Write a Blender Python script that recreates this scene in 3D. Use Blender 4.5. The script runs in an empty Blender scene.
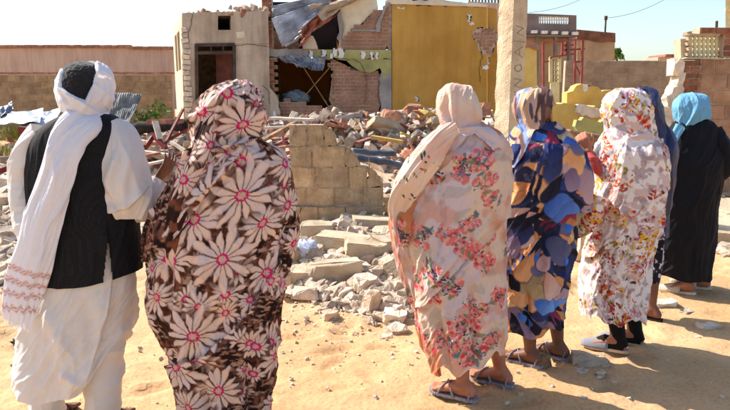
import bpy, bmesh, math, random
import numpy as np
from mathutils import Vector, Matrix

R = math.radians
rnd = random.Random(7)
nr = np.random.RandomState(11)
scn = bpy.context.scene
COL = scn.collection

# ------------------------------------------------------------------ camera, sky, sun, exposure
CAMZ, PITCH, F = 1.58, math.atan(113 / 620.0), 620.0
cam_d = bpy.data.cameras.new('camera'); cam = bpy.data.objects.new('camera', cam_d); COL.objects.link(cam)
cam.location = (0, 0, CAMZ); cam.rotation_euler = (R(90) - PITCH, 0, 0)
cam_d.sensor_width = 36; cam_d.lens = 36 * F / 730.0; cam_d.clip_start = 0.05; cam_d.clip_end = 2000
scn.camera = cam
SUN_AZ = (-0.90, 0.44)      # horizontal direction towards the sun
SUN_EL = R(41)
world = bpy.data.worlds.new('World'); scn.world = world; world.use_nodes = True
wn = world.node_tree.nodes; wl = world.node_tree.links
sky = wn.new('ShaderNodeTexSky'); sky.sky_type = 'NISHITA'; sky.sun_disc = False
sky.sun_elevation = SUN_EL; sky.sun_rotation = math.atan2(SUN_AZ[0], SUN_AZ[1])
sky.dust_density = 1.6; sky.air_density = 1.0; sky.ozone_density = 1.0
bg = wn.get('Background') or wn.new('ShaderNodeBackground')
wl.new(sky.outputs[0], bg.inputs[0]); bg.inputs[1].default_value = 0.13
sd = bpy.data.lights.new('sun', 'SUN'); sun = bpy.data.objects.new('sun', sd); COL.objects.link(sun)
sd.energy = 4.5; sd.angle = R(0.5); sd.color = (1.0, 0.94, 0.86)
_n = math.hypot(*SUN_AZ)
sv = Vector((SUN_AZ[0] / _n * math.cos(SUN_EL), SUN_AZ[1] / _n * math.cos(SUN_EL), math.sin(SUN_EL)))
sun.rotation_euler = sv.to_track_quat('Z', 'Y').to_euler()
scn.view_settings.view_transform = 'Standard'; scn.view_settings.look = 'None'
scn.view_settings.gamma = 1; scn.view_settings.exposure = 0.92
scn.view_settings.use_curve_mapping = False

# ------------------------------------------------------------------ helpers
cP, sP = math.cos(PITCH), math.sin(PITCH)
def ray(px, py):
    dx = (px - 365) / F; dy = -(py - 205) / F
    return (dx, dy * sP + cP, dy * cP - sP)
def at(px, py, Y):
    d = ray(px, py); t = Y / d[1]
    return Vector((d[0] * t, Y, CAMZ + d[2] * t))
def proj(V):
    x, y, z = V[..., 0], V[..., 1], V[..., 2] - CAMZ
    fw = y * cP - z * sP; up = y * sP + z * cP
    return 365 + F * x / fw, 205 - F * up / fw
def flat(px, py, z=0.0):
    d = ray(px, py); t = (z - CAMZ) / d[2]
    return Vector((d[0] * t, d[1] * t, z))

def hsh(ix, iy, seed):
    h = (ix.astype(np.int64) * 374761393 + iy.astype(np.int64) * 668265263 + seed * 69069 + 12345) & 0x7fffffff
    h = ((h ^ (h >> 13)) * 1274126177) & 0x7fffffff
    h = h ^ (h >> 16)
    return (h & 0xffff) / 65535.0
def vn(x, y, seed=0):
    x = np.asarray(x, float); y = np.asarray(y, float)
    ix = np.floor(x); iy = np.floor(y); fx = x - ix; fy = y - iy
    fx = fx * fx * fx * (fx * (fx * 6 - 15) + 10); fy = fy * fy * fy * (fy * (fy * 6 - 15) + 10)
    a = hsh(ix, iy, seed); b = hsh(ix + 1, iy, seed); c = hsh(ix, iy + 1, seed); d = hsh(ix + 1, iy + 1, seed)
    return (a * (1 - fx) + b * fx) * (1 - fy) + (c * (1 - fx) + d * fx) * fy
def fbm(x, y, seed=0, o=4, g=0.5):
    s = 0; a = 1; t = 0
    for i in range(o):
        s = s + a * vn(x, y, seed + i * 17); t += a; a *= g; x = x * 2.03; y = y * 2.03
    return s / t
def sst(a, b, x):
    t = np.clip((x - a) / (b - a), 0, 1); return t * t * (3 - 2 * t)
def lin(c):
    return tuple(((v / 255.0) / 12.92 if v / 255.0 <= 0.04045 else ((v / 255.0 + 0.055) / 1.055) ** 2.4) for v in c[:3])
def la(c): return np.array(lin(c))

def tag(o, label=None, cat=None, group=None, kind=None):
    if label: o['label'] = label
    if cat: o['category'] = cat
    if group: o['group'] = group
    if kind: o['kind'] = kind
    return o
def empty(name, loc=(0, 0, 0), parent=None):
    o = bpy.data.objects.new(name, None); COL.objects.link(o); o.location = loc
    o.empty_display_size = 0.1
    if parent: o.parent = parent
    return o
def link(name, me, parent=None, mat=None):
    o = bpy.data.objects.new(name, me); COL.objects.link(o)
    if mat is not None and len(me.materials) == 0: me.materials.append(mat)
    if parent:
        o.parent = parent
        p = Vector(parent.location); q = parent.parent
        while q: p += Vector(q.location); q = q.parent
        o.location = -p           # geometry is written in world coordinates
    return o
def origin_to(o, p):
    p = Vector(p); o.data.transform(Matrix.Translation(-p)); o.location = Vector(o.location) + p

class MB:
    def __init__(s): s.v = []; s.f = []
    def add(s, v, f):
        n = len(s.v); s.v.extend([tuple(p) for p in v]); s.f.extend([tuple(i + n for i in q) for q in f])
    def box(s, c, size, M=None):
        hx, hy, hz = size[0] / 2, size[1] / 2, size[2] / 2
        vs = [Vector((x, y, z)) for z in (-hz, hz) for y in (-hy, hy) for x in (-hx, hx)]
        if M is not None: vs = [M @ v for v in vs]
        c = Vector(c); vs = [v + c for v in vs]
        s.add(vs, [(0, 2, 3, 1), (4, 5, 7, 6), (0, 1, 5, 4), (2, 6, 7, 3), (0, 4, 6, 2), (1, 3, 7, 5)])
    def bar(s, a, b, w, h, up=Vector((0, 0, 1))):
        a = Vector(a); b = Vector(b); d = (b - a); L = d.length; d.normalize()
        x = d.cross(up)
        if x.length < 1e-3: x = Vector((1, 0, 0))
        x.normalize(); z = x.cross(d)
        M = Matrix((x, d, z)).transposed()
        s.box((a + b) / 2, (w, L, h), M)
    def tube(s, pts, rad, n=8, flat_=1.0, up=Vector((0, 0, 1))):
        pts = [Vector(p) for p in pts]
        if not isinstance(rad, (list, tuple)): rad = [rad] * len(pts)
        base = len(s.v)
        for i, p in enumerate(pts):
            d = (pts[min(i + 1, len(pts) - 1)] - pts[max(i - 1, 0)]).normalized()
            x = d.cross(up)
            if x.length < 1e-3: x = Vector((1, 0, 0))
            x.normalize(); z = x.cross(d)
            for k in range(n):
                a = 2 * math.pi * k / n
                s.v.append(tuple(p + x * math.cos(a) * rad[i] + z * math.sin(a) * rad[i] * flat_))
        for i in range(len(pts) - 1):
            for k in range(n):
                a = base + i * n + k; b = base + i * n + (k + 1) % n
                s.f.append((a, b, b + n, a + n))
        s.f.append(tuple(base + k for k in reversed(range(n))))
        s.f.append(tuple(base + (len(pts) - 1) * n + k for k in range(n)))
    def mesh(s, name, mat=None, smooth=False):
        me = bpy.data.meshes.new(name); me.from_pydata(s.v, [], s.f); me.update()
        if smooth: me.polygons.foreach_set('use_smooth', [True] * len(me.polygons))
        if mat: me.materials.append(mat)
        return me
    def build(s, name, mat, parent=None, smooth=False):
        return link(name, s.mesh(name, mat, smooth), parent)

def bevel(me, w=0.01, seg=1):
    bm = bmesh.new(); bm.from_mesh(me)
    bmesh.ops.bevel(bm, geom=bm.edges[:], offset=w, segments=seg, affect='EDGES', profile=0.5)
    bm.to_mesh(me); bm.free(); return me

# ------------------------------------------------------------------ materials
def mat(name, c1, c2=None, scale=3.0, bump=0.3, bscale=40.0, rough=0.9, rand=0.0, metal=0.0, spec=0.3, c3=None, dist=0.02, streak=0.0):
    """two or three tone weathered surface; noise runs in world position; rand = value jitter per object"""
    m = bpy.data.materials.new(name); m.use_nodes = True; nt = m.node_tree; N = nt.nodes; L = nt.links
    b = N['Principled BSDF']; b.inputs['Roughness'].default_value = rough; b.inputs['Metallic'].default_value = metal
    b.inputs['Specular IOR Level'].default_value = spec
    g = N.new('ShaderNodeNewGeometry')
    n1 = N.new('ShaderNodeTexNoise'); n1.inputs['Scale'].default_value = scale; n1.inputs['Detail'].default_value = 7
    n1.inputs['Roughness'].default_value = 0.62
    L.new(g.outputs['Position'], n1.inputs['Vector'])
    r = N.new('ShaderNodeValToRGB'); L.new(n1.outputs[0], r.inputs[0])
    c2 = c2 or tuple(v * 0.7 for v in c1)
    r.color_ramp.elements[0].position = 0.36; r.color_ramp.elements[1].position = 0.64
    r.color_ramp.elements[0].color = lin(c2) + (1,); r.color_ramp.elements[1].color = lin(c1) + (1,)
    if c3:
        e = r.color_ramp.elements.new(0.74); e.color = lin(c3) + (1,)
    out = r.outputs[0]
    if rand > 0:
        oi = N.new('ShaderNodeObjectInfo'); mr = N.new('ShaderNodeMapRange')
        mr.inputs[3].default_value = 1 - rand; mr.inputs[4].default_value = 1 + rand
        L.new(oi.outputs['Random'], mr.inputs[0])
        hs = N.new('ShaderNodeHueSaturation'); L.new(mr.outputs[0], hs.inputs['Value']); L.new(out, hs.inputs['Color'])
        m2 = N.new('ShaderNodeMath'); m2.operation = 'MULTIPLY_ADD'; m2.inputs[1].default_value = 0.5 * rand; m2.inputs[2].default_value = 1 - 0.25 * rand
        L.new(oi.outputs['Random'], m2.inputs[0]); L.new(m2.outputs[0], hs.inputs['Saturation'])
        out = hs.outputs[0]
    if streak > 0:
        mp_ = N.new('ShaderNodeMapping'); mp_.inputs['Scale'].default_value = (3.2, 3.2, .35); L.new(g.outputs['Position'], mp_.inputs[0])
        n5 = N.new('ShaderNodeTexNoise'); n5.inputs['Scale'].default_value = 1.4; n5.inputs['Detail'].default_value = 8; n5.inputs['Roughness'].default_value = .7; L.new(mp_.outputs[0], n5.inputs['Vector'])
        r5 = N.new('ShaderNodeValToRGB'); r5.color_ramp.elements[0].position = .38; r5.color_ramp.elements[0].color = (1 - streak, 1 - streak * 1.05, 1 - streak * 1.1, 1); r5.color_ramp.elements[1].position = .58; r5.color_ramp.elements[1].color = (1, 1, 1, 1)
        L.new(n5.outputs[0], r5.inputs[0]); m5 = N.new('ShaderNodeMix'); m5.data_type = 'RGBA'; m5.blend_type = 'MULTIPLY'; m5.inputs[0].default_value = 1
        L.new(out, m5.inputs[6]); L.new(r5.outputs[0], m5.inputs[7]); out = m5.outputs[2]
    L.new(out, b.inputs['Base Color'])
    if bump > 0:
        n2 = N.new('ShaderNodeTexNoise'); n2.inputs['Scale'].default_value = bscale; n2.inputs['Detail'].default_value = 5
        L.new(g.outputs['Position'], n2.inputs['Vector'])
        ad = N.new('ShaderNodeMath'); ad.operation = 'ADD'; L.new(n1.outputs[0], ad.inputs[0]); L.new(n2.outputs[0], ad.inputs[1])
        bp = N.new('ShaderNodeBump'); bp.inputs['Strength'].default_value = bump; bp.inputs['Distance'].default_value = dist
        L.new(ad.outputs[0], bp.inputs['Height']); L.new(bp.outputs[0], b.inputs['Normal'])
    return m

def cloth(name, col=None, rough=0.85, trans=0.0, bump=0.25, sheen=0.0, weave=900.0, spec=0.2):
    """woven cloth; col None reads the printed colours of the mesh attribute 'print'"""
    m = bpy.data.materials.new(name); m.use_nodes = True; nt = m.node_tree; N = nt.nodes; L = nt.links
    b = N['Principled BSDF']; b.inputs['Roughness'].default_value = rough; b.inputs['Specular IOR Level'].default_value = spec
    b.inputs['Sheen Weight'].default_value = sheen
    if col is None:
        a = N.new('ShaderNodeAttribute'); a.attribute_name = 'print'; c = a.outputs['Color']
    else:
        g0 = N.new('ShaderNodeNewGeometry'); nz = N.new('ShaderNodeTexNoise'); nz.inputs['Scale'].default_value = 9; nz.inputs['Detail'].default_value = 5
        L.new(g0.outputs['Position'], nz.inputs['Vector'])
        mx = N.new('ShaderNodeMix'); mx.data_type = 'RGBA'; L.new(nz.outputs[0], mx.inputs[0])
        mx.inputs[6].default_value = tuple(v * 0.88 for v in lin(col)) + (1,); mx.inputs[7].default_value = tuple(min(1, v * 1.08) for v in lin(col)) + (1,)
        c = mx.outputs[2]
    L.new(c, b.inputs['Base Color'])
    g = N.new('ShaderNodeNewGeometry')
    n2 = N.new('ShaderNodeTexNoise'); n2.inputs['Scale'].default_value = 45; n2.inputs['Detail'].default_value = 6; n2.inputs['Distortion'].default_value = 0.6
    L.new(g.outputs['Position'], n2.inputs['Vector'])
    n3 = N.new('ShaderNodeTexNoise'); n3.inputs['Scale'].default_value = weave; n3.inputs['Detail'].default_value = 1
    L.new(g.outputs['Position'], n3.inputs['Vector'])
    ml = N.new('ShaderNodeMath'); ml.operation = 'MULTIPLY_ADD'; ml.inputs[1].default_value = 0.12; L.new(n3.outputs[0], ml.inputs[0]); L.new(n2.outputs[0], ml.inputs[2])
    bp = N.new('ShaderNodeBump'); bp.inputs['Strength'].default_value = bump; bp.inputs['Distance'].default_value = 0.012
    L.new(ml.outputs[0], bp.inputs['Height']); L.new(bp.outputs[0], b.inputs['Normal'])
    if trans > 0:
        t = N.new('ShaderNodeBsdfTranslucent'); L.new(c, t.inputs[0]); L.new(bp.outputs[0], t.inputs[1])
        mx = N.new('ShaderNodeMixShader'); mx.inputs[0].default_value = trans
        L.new(b.outputs[0], mx.inputs[1]); L.new(t.outputs[0], mx.inputs[2]); L.new(mx.outputs[0], N['Material Output'].inputs[0])
    return m

M = dict(
    plaster=mat('grey_plaster', (204, 186, 164), (174, 154, 134), 1.6, 0.35, 30, streak=.28),
    plaster_side=mat('cream_plaster', (214, 198, 165), (190, 172, 140), 1.8, 0.3, 30),
    ochre=mat('ochre_paint', (202, 158, 80), (184, 138, 62), 0.9, 0.45, 25, c3=(208, 174, 116), streak=.14),
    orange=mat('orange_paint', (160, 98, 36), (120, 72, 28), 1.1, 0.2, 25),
    yellow=mat('yellow_paint', (222, 192, 112), (204, 166, 86), 2.5, 0.4, 25, c3=(226, 212, 176)),
    olive=mat('olive_paint', (176, 172, 110), (140, 138, 90), 2.2, 0.3, 25, c3=(200, 192, 165)),
    limewash=mat('white_limewash', (226, 214, 188), (198, 184, 158), 2.5, 0.3, 22),
    greyblue=mat('bare_render', (172, 166, 160), (134, 128, 124), 2.0, 0.5, 25),
    brick=mat('fired_brick', (164, 108, 82), (128, 78, 58), 6.0, 0.5, 60, rand=0.25, c3=(196, 136, 104)),
    bricks=mat('fired_brick_wall', (176, 130, 108), (140, 98, 80), 3.0, 0.5, 60, c3=(204, 150, 122)),
    mortar=mat('mortar', (196, 172, 148), (164, 142, 120), 5.0, 0.5, 50),
    block=mat('sand_block', (190, 164, 128), (158, 132, 100), 7.0, 0.9, 45, rand=0.16, c3=(204, 184, 154)),
    blockf=mat('tan_block', (170, 146, 114), (136, 112, 84), 3.0, 0.5, 40, rand=0.15),
    blockr=mat('reddish_block', (176, 140, 112), (146, 110, 84), 4.0, 0.6, 40, rand=0.14),
    blockg=mat('grey_block', (166, 144, 120), (138, 116, 94), 3.0, 0.5, 40, rand=0.12),
    pink=mat('pink_render', (210, 182, 162), (194, 164, 146), 0.5, 0.2, 15, streak=.2),
    concrete=mat('concrete', (196, 178, 150), (168, 148, 122), 4.0, 0.5, 45, rand=0.12),
    rubb=mat('dusty_stone', (204, 184, 160), (164, 142, 122), 7.0, 0.7, 60, rand=0.3),
    rubbrick=mat('broken_brick', (190, 138, 110), (150, 102, 80), 9.0, 0.7, 70, rand=0.3, c3=(206, 176, 146)),
    rubwhite=mat('chalky_render', (224, 208, 186), (192, 172, 150), 8.0, 0.5, 60, rand=0.2),
    rubyel=mat('yellow_painted_rubble', (214, 174, 82), (186, 150, 84), 8.0, 0.5, 60, rand=0.2),
    metal=mat('galvanised_sheet', (196, 202, 212), (130, 138, 152), 3.0, 0.1, 30, rough=0.5, metal=0.5, spec=0.5),
    metald=mat('weathered_sheet', (150, 156, 166), (96, 98, 104), 4.0, 0.2, 30, rough=0.5, metal=0.5, c3=(150, 110, 84)),
    door=mat('faded_brown_door', (112, 66, 54), (84, 50, 42), 4.0, .2, 30),
    red=mat('red_oxide_steel', (128, 44, 38), (92, 32, 28), 9.0, 0.3, 60, rough=0.6, c3=(150, 82, 66)),
    redpale=mat('faded_red_wood', (176, 120, 104), (130, 72, 60), 9.0, 0.3, 60),
    wood=mat('dusty_timber', (166, 134, 100), (112, 82, 58), 9.0, 0.4, 60),
    darkwood=mat('charred_log_dark_roof', (62, 52, 46), (26, 22, 20), 8.0, 0.6, 50),
    whitewood=mat('pale_board', (214, 200, 184), (180, 162, 144), 8.0, 0.3, 50),
    pipe=mat('blue_grey_pipe', (98, 108, 124), (58, 64, 76), 6.0, 0.2, 40, rough=0.45),
    dark=mat('room_shade', (52, 38, 34), (30, 22, 20), 2.0, 0.2, 20),  # near-black wall colour stands in for shade inside the open upper room
    black=mat('charcoal_line', (44, 36, 32), (32, 26, 22), 9.0, 0.0),
    whitepaint=mat('white_paint', (232, 230, 226), (206, 200, 190), 6.0, 0.2, 50),
    cream=mat('cream_paint', (226, 214, 164), (200, 186, 136), 4.0, 0.2, 50),
    pole=mat('pole_wood', (92, 76, 66), (60, 50, 44), 5.0, 0.2, 30),
    scratch=mat('scratched_line', (160, 140, 120), (142, 122, 104), 9.0, 0.0),
    greydark=mat('grey_render', (132, 120, 116), (108, 96, 92), 1.0, 0.2, 15),
    tan=mat('tan_render', (184, 158, 130), (158, 132, 106), 1.0, 0.2, 15),
    cloth_grey=cloth('grey_tarpaulin', (120, 132, 140), 0.6),
    cloth_pale=cloth('pale_sack', (196, 200, 214), 0.7),
    leaf=mat('weed_leaf', (104, 132, 52), (66, 92, 34), 14.0, 0.0, rand=0.2),
    dry=mat('dry_grass', (160, 156, 96), (118, 120, 66), 12.0, 0.0),
    parapet=mat('dark_brick', (132, 92, 76), (100, 68, 56), 3.0, .5, 40),
    gatered=mat('faded_red_steel', (162, 84, 76), (130, 58, 52), 6.0, .2, 40, .6),
    sheetdull=mat('dull_sheet', (150, 146, 140), (104, 100, 96), 5.0, .2, 30, .8),
    wire=mat('wire', (60, 60, 64), (40, 40, 44), 5.0, 0.0),
)

# ------------------------------------------------------------------ terrain
HEAPS = [(-3.1, 10.6, 2.0, 1.5, .52), (-1.2, 12.2, 1.4, 1.0, .48), (0.6, 11.4, 1.7, 1.2, .62), (2.2, 11.8, 1.3, 1.2, .50), (3.6, 11.0, 1.3, 1.2, .30),
         (-0.1, 6.6, .6, .8, .15), (.05, 5.3, .5, .7, .07), (-5.2, 9.0, 1.4, 1.8, .25), (4.9, 7.4, .8, .9, .20), (-3.0, 6.4, 0.8, 1.2, .12), (1.2, 9.4, 1.3, .8, .25)]
_fr = np.random.RandomState(4)
PRINTS = [(_fr.uniform(-2.6, 3.6), _fr.uniform(2.2, 7.5), _fr.uniform(0, 3.14), _fr.uniform(.010, .028)) for _ in range(330)]
def dents(x, y):
    z = np.zeros_like(x)
    for px, py, a, h in PRINTS:
        w = (np.abs(x - px) < .35) & (np.abs(y - py) < .35)
        if not w.any(): continue
        dx, dy = x[w] - px, y[w] - py; u = (dx * math.cos(a) + dy * math.sin(a)) / .13; v = (-dx * math.sin(a) + dy * math.cos(a)) / .05
        r = np.sqrt(u * u + v * v); z[w] += -h * np.exp(-r ** 4) + h * .5 * np.exp(-((r - 1.35) / .3) ** 2)
    return z
def HT(x, y):
    x = np.asarray(x, float); y = np.asarray(y, float)
    z = 0.42 * sst(8.0, 14.0, y)
    k = 0
    for cx, cy, sx, sy, h in HEAPS:
        g = np.exp(-((x - cx) / sx) ** 2 - ((y - cy) / sy) ** 2); z = z + h * g; k = k + g
    k = np.clip(k, 0, 1)
    z = z + k * 0.16 * (fbm(x * 2.1, y * 2.1, 5, 4) - 0.5)
    near = sst(40, 15, y)
    z = z + near * (0.05 * (fbm(x * 0.9, y * 0.9, 2, 3) - 0.5) + 0.035 * (fbm(x * 3.6, y * 4.2, 3, 3) - 0.5) + 0.012 * (fbm(x * 14, y * 14, 9, 2) - 0.5))
    return z
_GX = np.arange(-14, 14.01, .05); _GY = np.arange(1, 24.01, .05)
_G = HT(*np.meshgrid(_GX, _GY)).tolist(); _nx, _ny = len(_GX), len(_GY)
def hz(x, y):
    u = min(max((x + 14) / .05, 0), _nx - 1.001); v = min(max((y - 1) / .05, 0), _ny - 1.001)
    i = int(u); j = int(v); fu = u - i; fv = v - j; a = _G[j]; b = _G[j + 1]
    return (a[i] * (1 - fu) + a[i + 1] * fu) * (1 - fv) + (b[i] * (1 - fu) + b[i + 1] * fu) * fv
def ground(px, py):
    d = ray(px, py); t = 0.5
    while t < 60:
        x, y, z = d[0] * t, d[1] * t, CAMZ + d[2] * t
        if z < hz(x, y): return Vector((x, y, hz(x, y)))
        t += 0.02 + 0.003 * t
    return Vector((x, y, z))

xs = np.concatenate([-np.geomspace(300, 7.2, 26), np.arange(-7, 7.01, 0.045), np.geomspace(7.2, 300, 26)])
ys = np.concatenate([np.linspace(-40, 1.5, 14), np.arange(1.8, 8.5, 0.032), np.arange(8.5, 16, 0.07), np.geomspace(16.2, 600, 44)])
X, Y_ = np.meshgrid(xs, ys); Z = HT(X, Y_) + dents(X, Y_)
nx, ny = len(xs), len(ys)
idx = np.arange(nx * ny).reshape(ny, nx)
fa = np.stack([idx[:-1, :-1], idx[:-1, 1:], idx[1:, 1:], idx[1:, :-1]], -1).reshape(-1, 4)
me = bpy.data.meshes.new('ground'); me.from_pydata(np.stack([X, Y_, Z], -1).reshape(-1, 3).tolist(), [], fa.tolist()); me.update()
me.polygons.foreach_set('use_smooth', [True] * len(me.polygons))
gm = mat('sand', (202, 165, 122), (182, 144, 100), 0.8, 0.4, 22, 0.95, dist=0.025)
gn, gl = gm.node_tree.nodes, gm.node_tree.links
a = gn.new('ShaderNodeAttribute'); a.attribute_name = 'dust'
mx = gn.new('ShaderNodeMix'); mx.data_type = 'RGBA'
pb = gn['Principled BSDF']; src = pb.inputs['Base Color'].links[0].from_socket
fine = gn.new('ShaderNodeTexNoise'); fine.inputs['Scale'].default_value = 55; fine.inputs['Detail'].default_value = 6
gg = gn.new('ShaderNodeNewGeometry'); gl.new(gg.outputs['Position'], fine.inputs['Vector'])
fr = gn.new('ShaderNodeValToRGB'); fr.color_ramp.elements[0].position = .36; fr.color_ramp.elements[0].color = (.84, .81, .78, 1); fr.color_ramp.elements[1].position = .5; fr.color_ramp.elements[1].color = (1, 1, 1, 1)
gl.new(fine.outputs[0], fr.inputs[0])
mm = gn.new('ShaderNodeMix'); mm.data_type = 'RGBA'; mm.blend_type = 'MULTIPLY'; mm.inputs[0].default_value = 1
gl.new(a.outputs['Fac'], mx.inputs[0]); gl.new(src, mx.inputs[6]); mx.inputs[7].default_value = lin((178, 156, 132)) + (1,)
gl.new(mx.outputs[2], mm.inputs[6]); gl.new(fr.outputs[0], mm.inputs[7]); gl.new(mm.outputs[2], pb.inputs['Base Color'])
me.materials.append(gm)
at_ = me.attributes.new('dust', 'FLOAT', 'POINT')
kk = sum(np.exp(-((X - c[0]) / (c[2] * 1.1)) ** 2 - ((Y_ - c[1]) / (c[3] * 1.1)) ** 2) for c in HEAPS)
at_.data.foreach_set('value', np.clip(kk * 1.4 * (0.5 + fbm(X * 2, Y_ * 2, 8)), 0, 1).reshape(-1))
go = link('ground', me); tag(go, kind='structure')
# ------------------------------------------------------------------ walls and buildings
def rag(poly, closed_edges, step=0.12, amp=0.05, seed=1):
    """roughen the listed edges (index of start vertex) of a polygon of world points in a vertical plane"""
    r = random.Random(seed); out = []
    for i, p in enumerate(poly):
        q = poly[(i + 1) % len(poly)]; out.append(p)
        if i in closed_edges:
            n = int((q - p).length / step)
            for k in range(1, n):
                w = p.lerp(q, k / n); out.append(w + Vector((r.uniform(-amp, amp), 0, r.uniform(-amp, amp))))
    return out
def prism(name, pts, thick, m, parent=None, dvec=Vector((0, 1, 0))):
    bm = bmesh.new(); d = dvec.normalized() * thick
    f = [bm.verts.new(p) for p in pts]; b = [bm.verts.new(p + d) for p in pts]
    bm.faces.new(f); bm.faces.new(list(reversed(b)))
    n = len(pts)
    for i in range(n):
        j = (i + 1) % n; bm.faces.new((f[j], f[i], b[i], b[j]))
    bmesh.ops.triangulate(bm, faces=[x for x in bm.faces if len(x.verts) > 4])
    bmesh.ops.recalc_face_normals(bm, faces=bm.faces)
    me = bpy.data.meshes.new(name); bm.to_mesh(me); bm.free(); me.materials.append(m)
    return link(name, me, parent)
def pxpoly(pts, Y): return [at(x, y, Y) for x, y in pts]
def inside(x, y, poly):
    c = False; n = len(poly)
    for i in range(n):
        x1, y1 = poly[i]; x2, y2 = poly[(i + 1) % n]
        if (y1 > y) != (y2 > y) and x < (x2 - x1) * (y - y1) / (y2 - y1) + x1: c = not c
    return c

_bcache = {}
def brickmesh(l, w, h, m, var=0, chip=0.006):
    k = (round(l, 3), round(w, 3), round(h, 3), m.name, var)
    if k in _bcache: return _bcache[k]
    r = random.Random(var * 31 + 5)
    b = MB(); b.box((0, 0, 0), (l, w, h)); me = b.mesh('block', m)
    bevel(me, min(l, h, w) * 0.06)
    for v in me.vertices:
        v.co += Vector((r.uniform(-chip, chip), r.uniform(-chip, chip), r.uniform(-chip, chip)))
    _bcache[k] = me; return me
def blockwall(par, x0, x1, z0, z1, Y, L, Hh, T, m, keep=lambda x, z: True, pname='block', joint=0.012, yaw=0.0, jit=0.004, core=True, mort=None, seed=3, stuff=False):
    """running-bond wall in the plane y=Y (front face), each block a part; mortar core recessed"""
    r = random.Random(seed); cm = MB(); sm = MB(); rows = int((z1 - z0) / Hh + 0.5); cells = 0
    for i in range(rows):
        z = z0 + (i + 0.5) * Hh; off = -L / 2 if i % 2 else 0
        x = x0 + off
        while x < x1 - 0.01:
            a = max(x, x0); b = min(x + L, x1)
            if b - a > 0.05 and keep((a + b) / 2, z):
                w = b - a
                cm.box(((a + b) / 2, Y + T / 2, z), (w + 0.001, T - 0.03, Hh + 0.001))
                dy = r.uniform(-jit, jit)
                if stuff:
                    sm.box(((a + b) / 2, Y + T * 0.5 + dy, z), (w - joint, T, Hh - joint))
                else:
                    o = link(pname, brickmesh(round(w - joint, 2), T, Hh - joint, m, r.randrange(4)), par)
                    o.location = Vector(o.location) + Vector(((a + b) / 2, Y + T / 2 + dy, z))
                    o.rotation_euler = (r.uniform(-jit, jit) * 2, r.uniform(-jit, jit) * 2, r.uniform(-jit, jit) * 2)
            x += L
    if core and cm.v: cm.build('mortar', mort or M['mortar'], par)
    if stuff and sm.v:
        o = sm.build(pname, m, par); o['kind'] = 'stuff'

# left boundary wall of tan blocks
w = empty('boundary_wall', (-6, 20, 0)); tag(w, 'long tan block boundary wall with thin red coping, left of the roofless grey house', 'wall')
xa, xb = at(-40, 73, 20).x, at(171, 73, 20).x; zt = at(80, 74, 20).z
blockwall(w, xa, xb, 0.1, zt, 20, 0.42, 0.2, 0.2, M['blockf'], seed=5)
b = MB(); xx = xa
while xx < xb - 0.05:
    b.box((xx + 0.12, 20.1, zt + 0.03 + rnd.uniform(-.008, .008)), (0.225, 0.25, 0.06)); xx += 0.235
b.build('coping', M['bricks'], w)
# pink rendered wall behind
w = empty('pink_building', (-9, 27, 0)); tag(w, 'long low pink rendered building with brick coping beyond the tan block wall', 'building')
prism('wall', pxpoly([(-60, 49), (124, 47), (124, 48), (167, 48), (167, 110), (-60, 110)], 27), 3.0, M['pink'], w)
b = MB(); x0 = at(-60, 0, 26.95).x; x1 = at(124, 0, 26.95).x; x2 = at(167.5, 0, 26.95).x; xx = x0
while xx < x2:
    z = at(0, 46.5 if xx < x1 else 48.0, 26.95).z
    b.box((xx + 0.13, 27.05, z + rnd.uniform(-.01, .01)), (0.245, 0.34, 0.12)); xx += 0.26
b.build('coping', M['bricks'], w)

# small grey house, left: facade turned a little to the right
HA = R(20); hd = Vector((math.cos(HA), math.sin(HA), 0)); hn = Vector((-math.sin(HA), math.cos(HA), 0))
P0 = at(182, 12, 14.0); P0.z = 0
def hp(px, py, off=0.0):
    """pixel -> point on the facade plane of the small house"""
    d = Vector(ray(px, py)); o = Vector((0, 0, CAMZ)); q = P0 + hn * off
    t = (q - o).dot(hn) / d.dot(hn); return o + d * t
hs = empty('grey_house', P0); tag(hs, 'small cracked grey plaster house with dark doorway and debris on its roof', 'house')
z_top = hp(200, 13).z
def hbox(name, pts, th, m, par=hs, off=0.0, ra=(), amp=0.03, seed=1):
    P = [hp(x, y, off) for x, y in pts]
    return prism(name, rag(P, ra, 0.12, amp, seed), th, m, par, hn)
# facade in butted pieces round the doorway and the window
hbox('wall', [(182, 13), (218, 12), (218, 44), (182, 44)], 0.22, M['plaster'])
hbox('wall', [(218, 12), (231, 11.5), (231, 15.5), (218, 15.6)], 0.22, M['plaster'])
hbox('wall', [(218, 30), (231, 30), (231, 44), (218, 44)], 0.22, M['plaster'])
hbox('wall', [(231, 11.5), (268, 11), (269, 44), (231, 44)], 0.22, M['plaster'])
hbox('wall', [(235, 44.2), (269, 44.2), (271, 175), (236, 175)], 0.22, M['plaster'])
hbox('wall', [(182, 44.2), (195, 44.2), (197, 175), (185, 175)], 0.22, M['plaster'])
b = MB(); b.box((0, 0, 0), (1, 1, 1))
# opening dark window hole lining and doorway frame
def hfr(name, m, segs, w_, dpt, par=hs, off=0.02):
    q = MB()
    for (x1, y1, x2, y2) in segs: q.bar(hp(x1, y1, off), hp(x2, y2, off), dpt, w_, hn)
    return q.build(name, m, par)
df = hfr('door_frame', M['pole'], [(196.2, 45, 198, 172), (234, 45, 235, 172), (196, 45.2, 234.5, 44.6), (198, 53, 233, 52.4)], 0.09, 0.07)
for xm in (211, 223): hfr('mullion', M['pole'], [(xm, 46, xm + .2, 52)], 0.03, 0.03, df)
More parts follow.
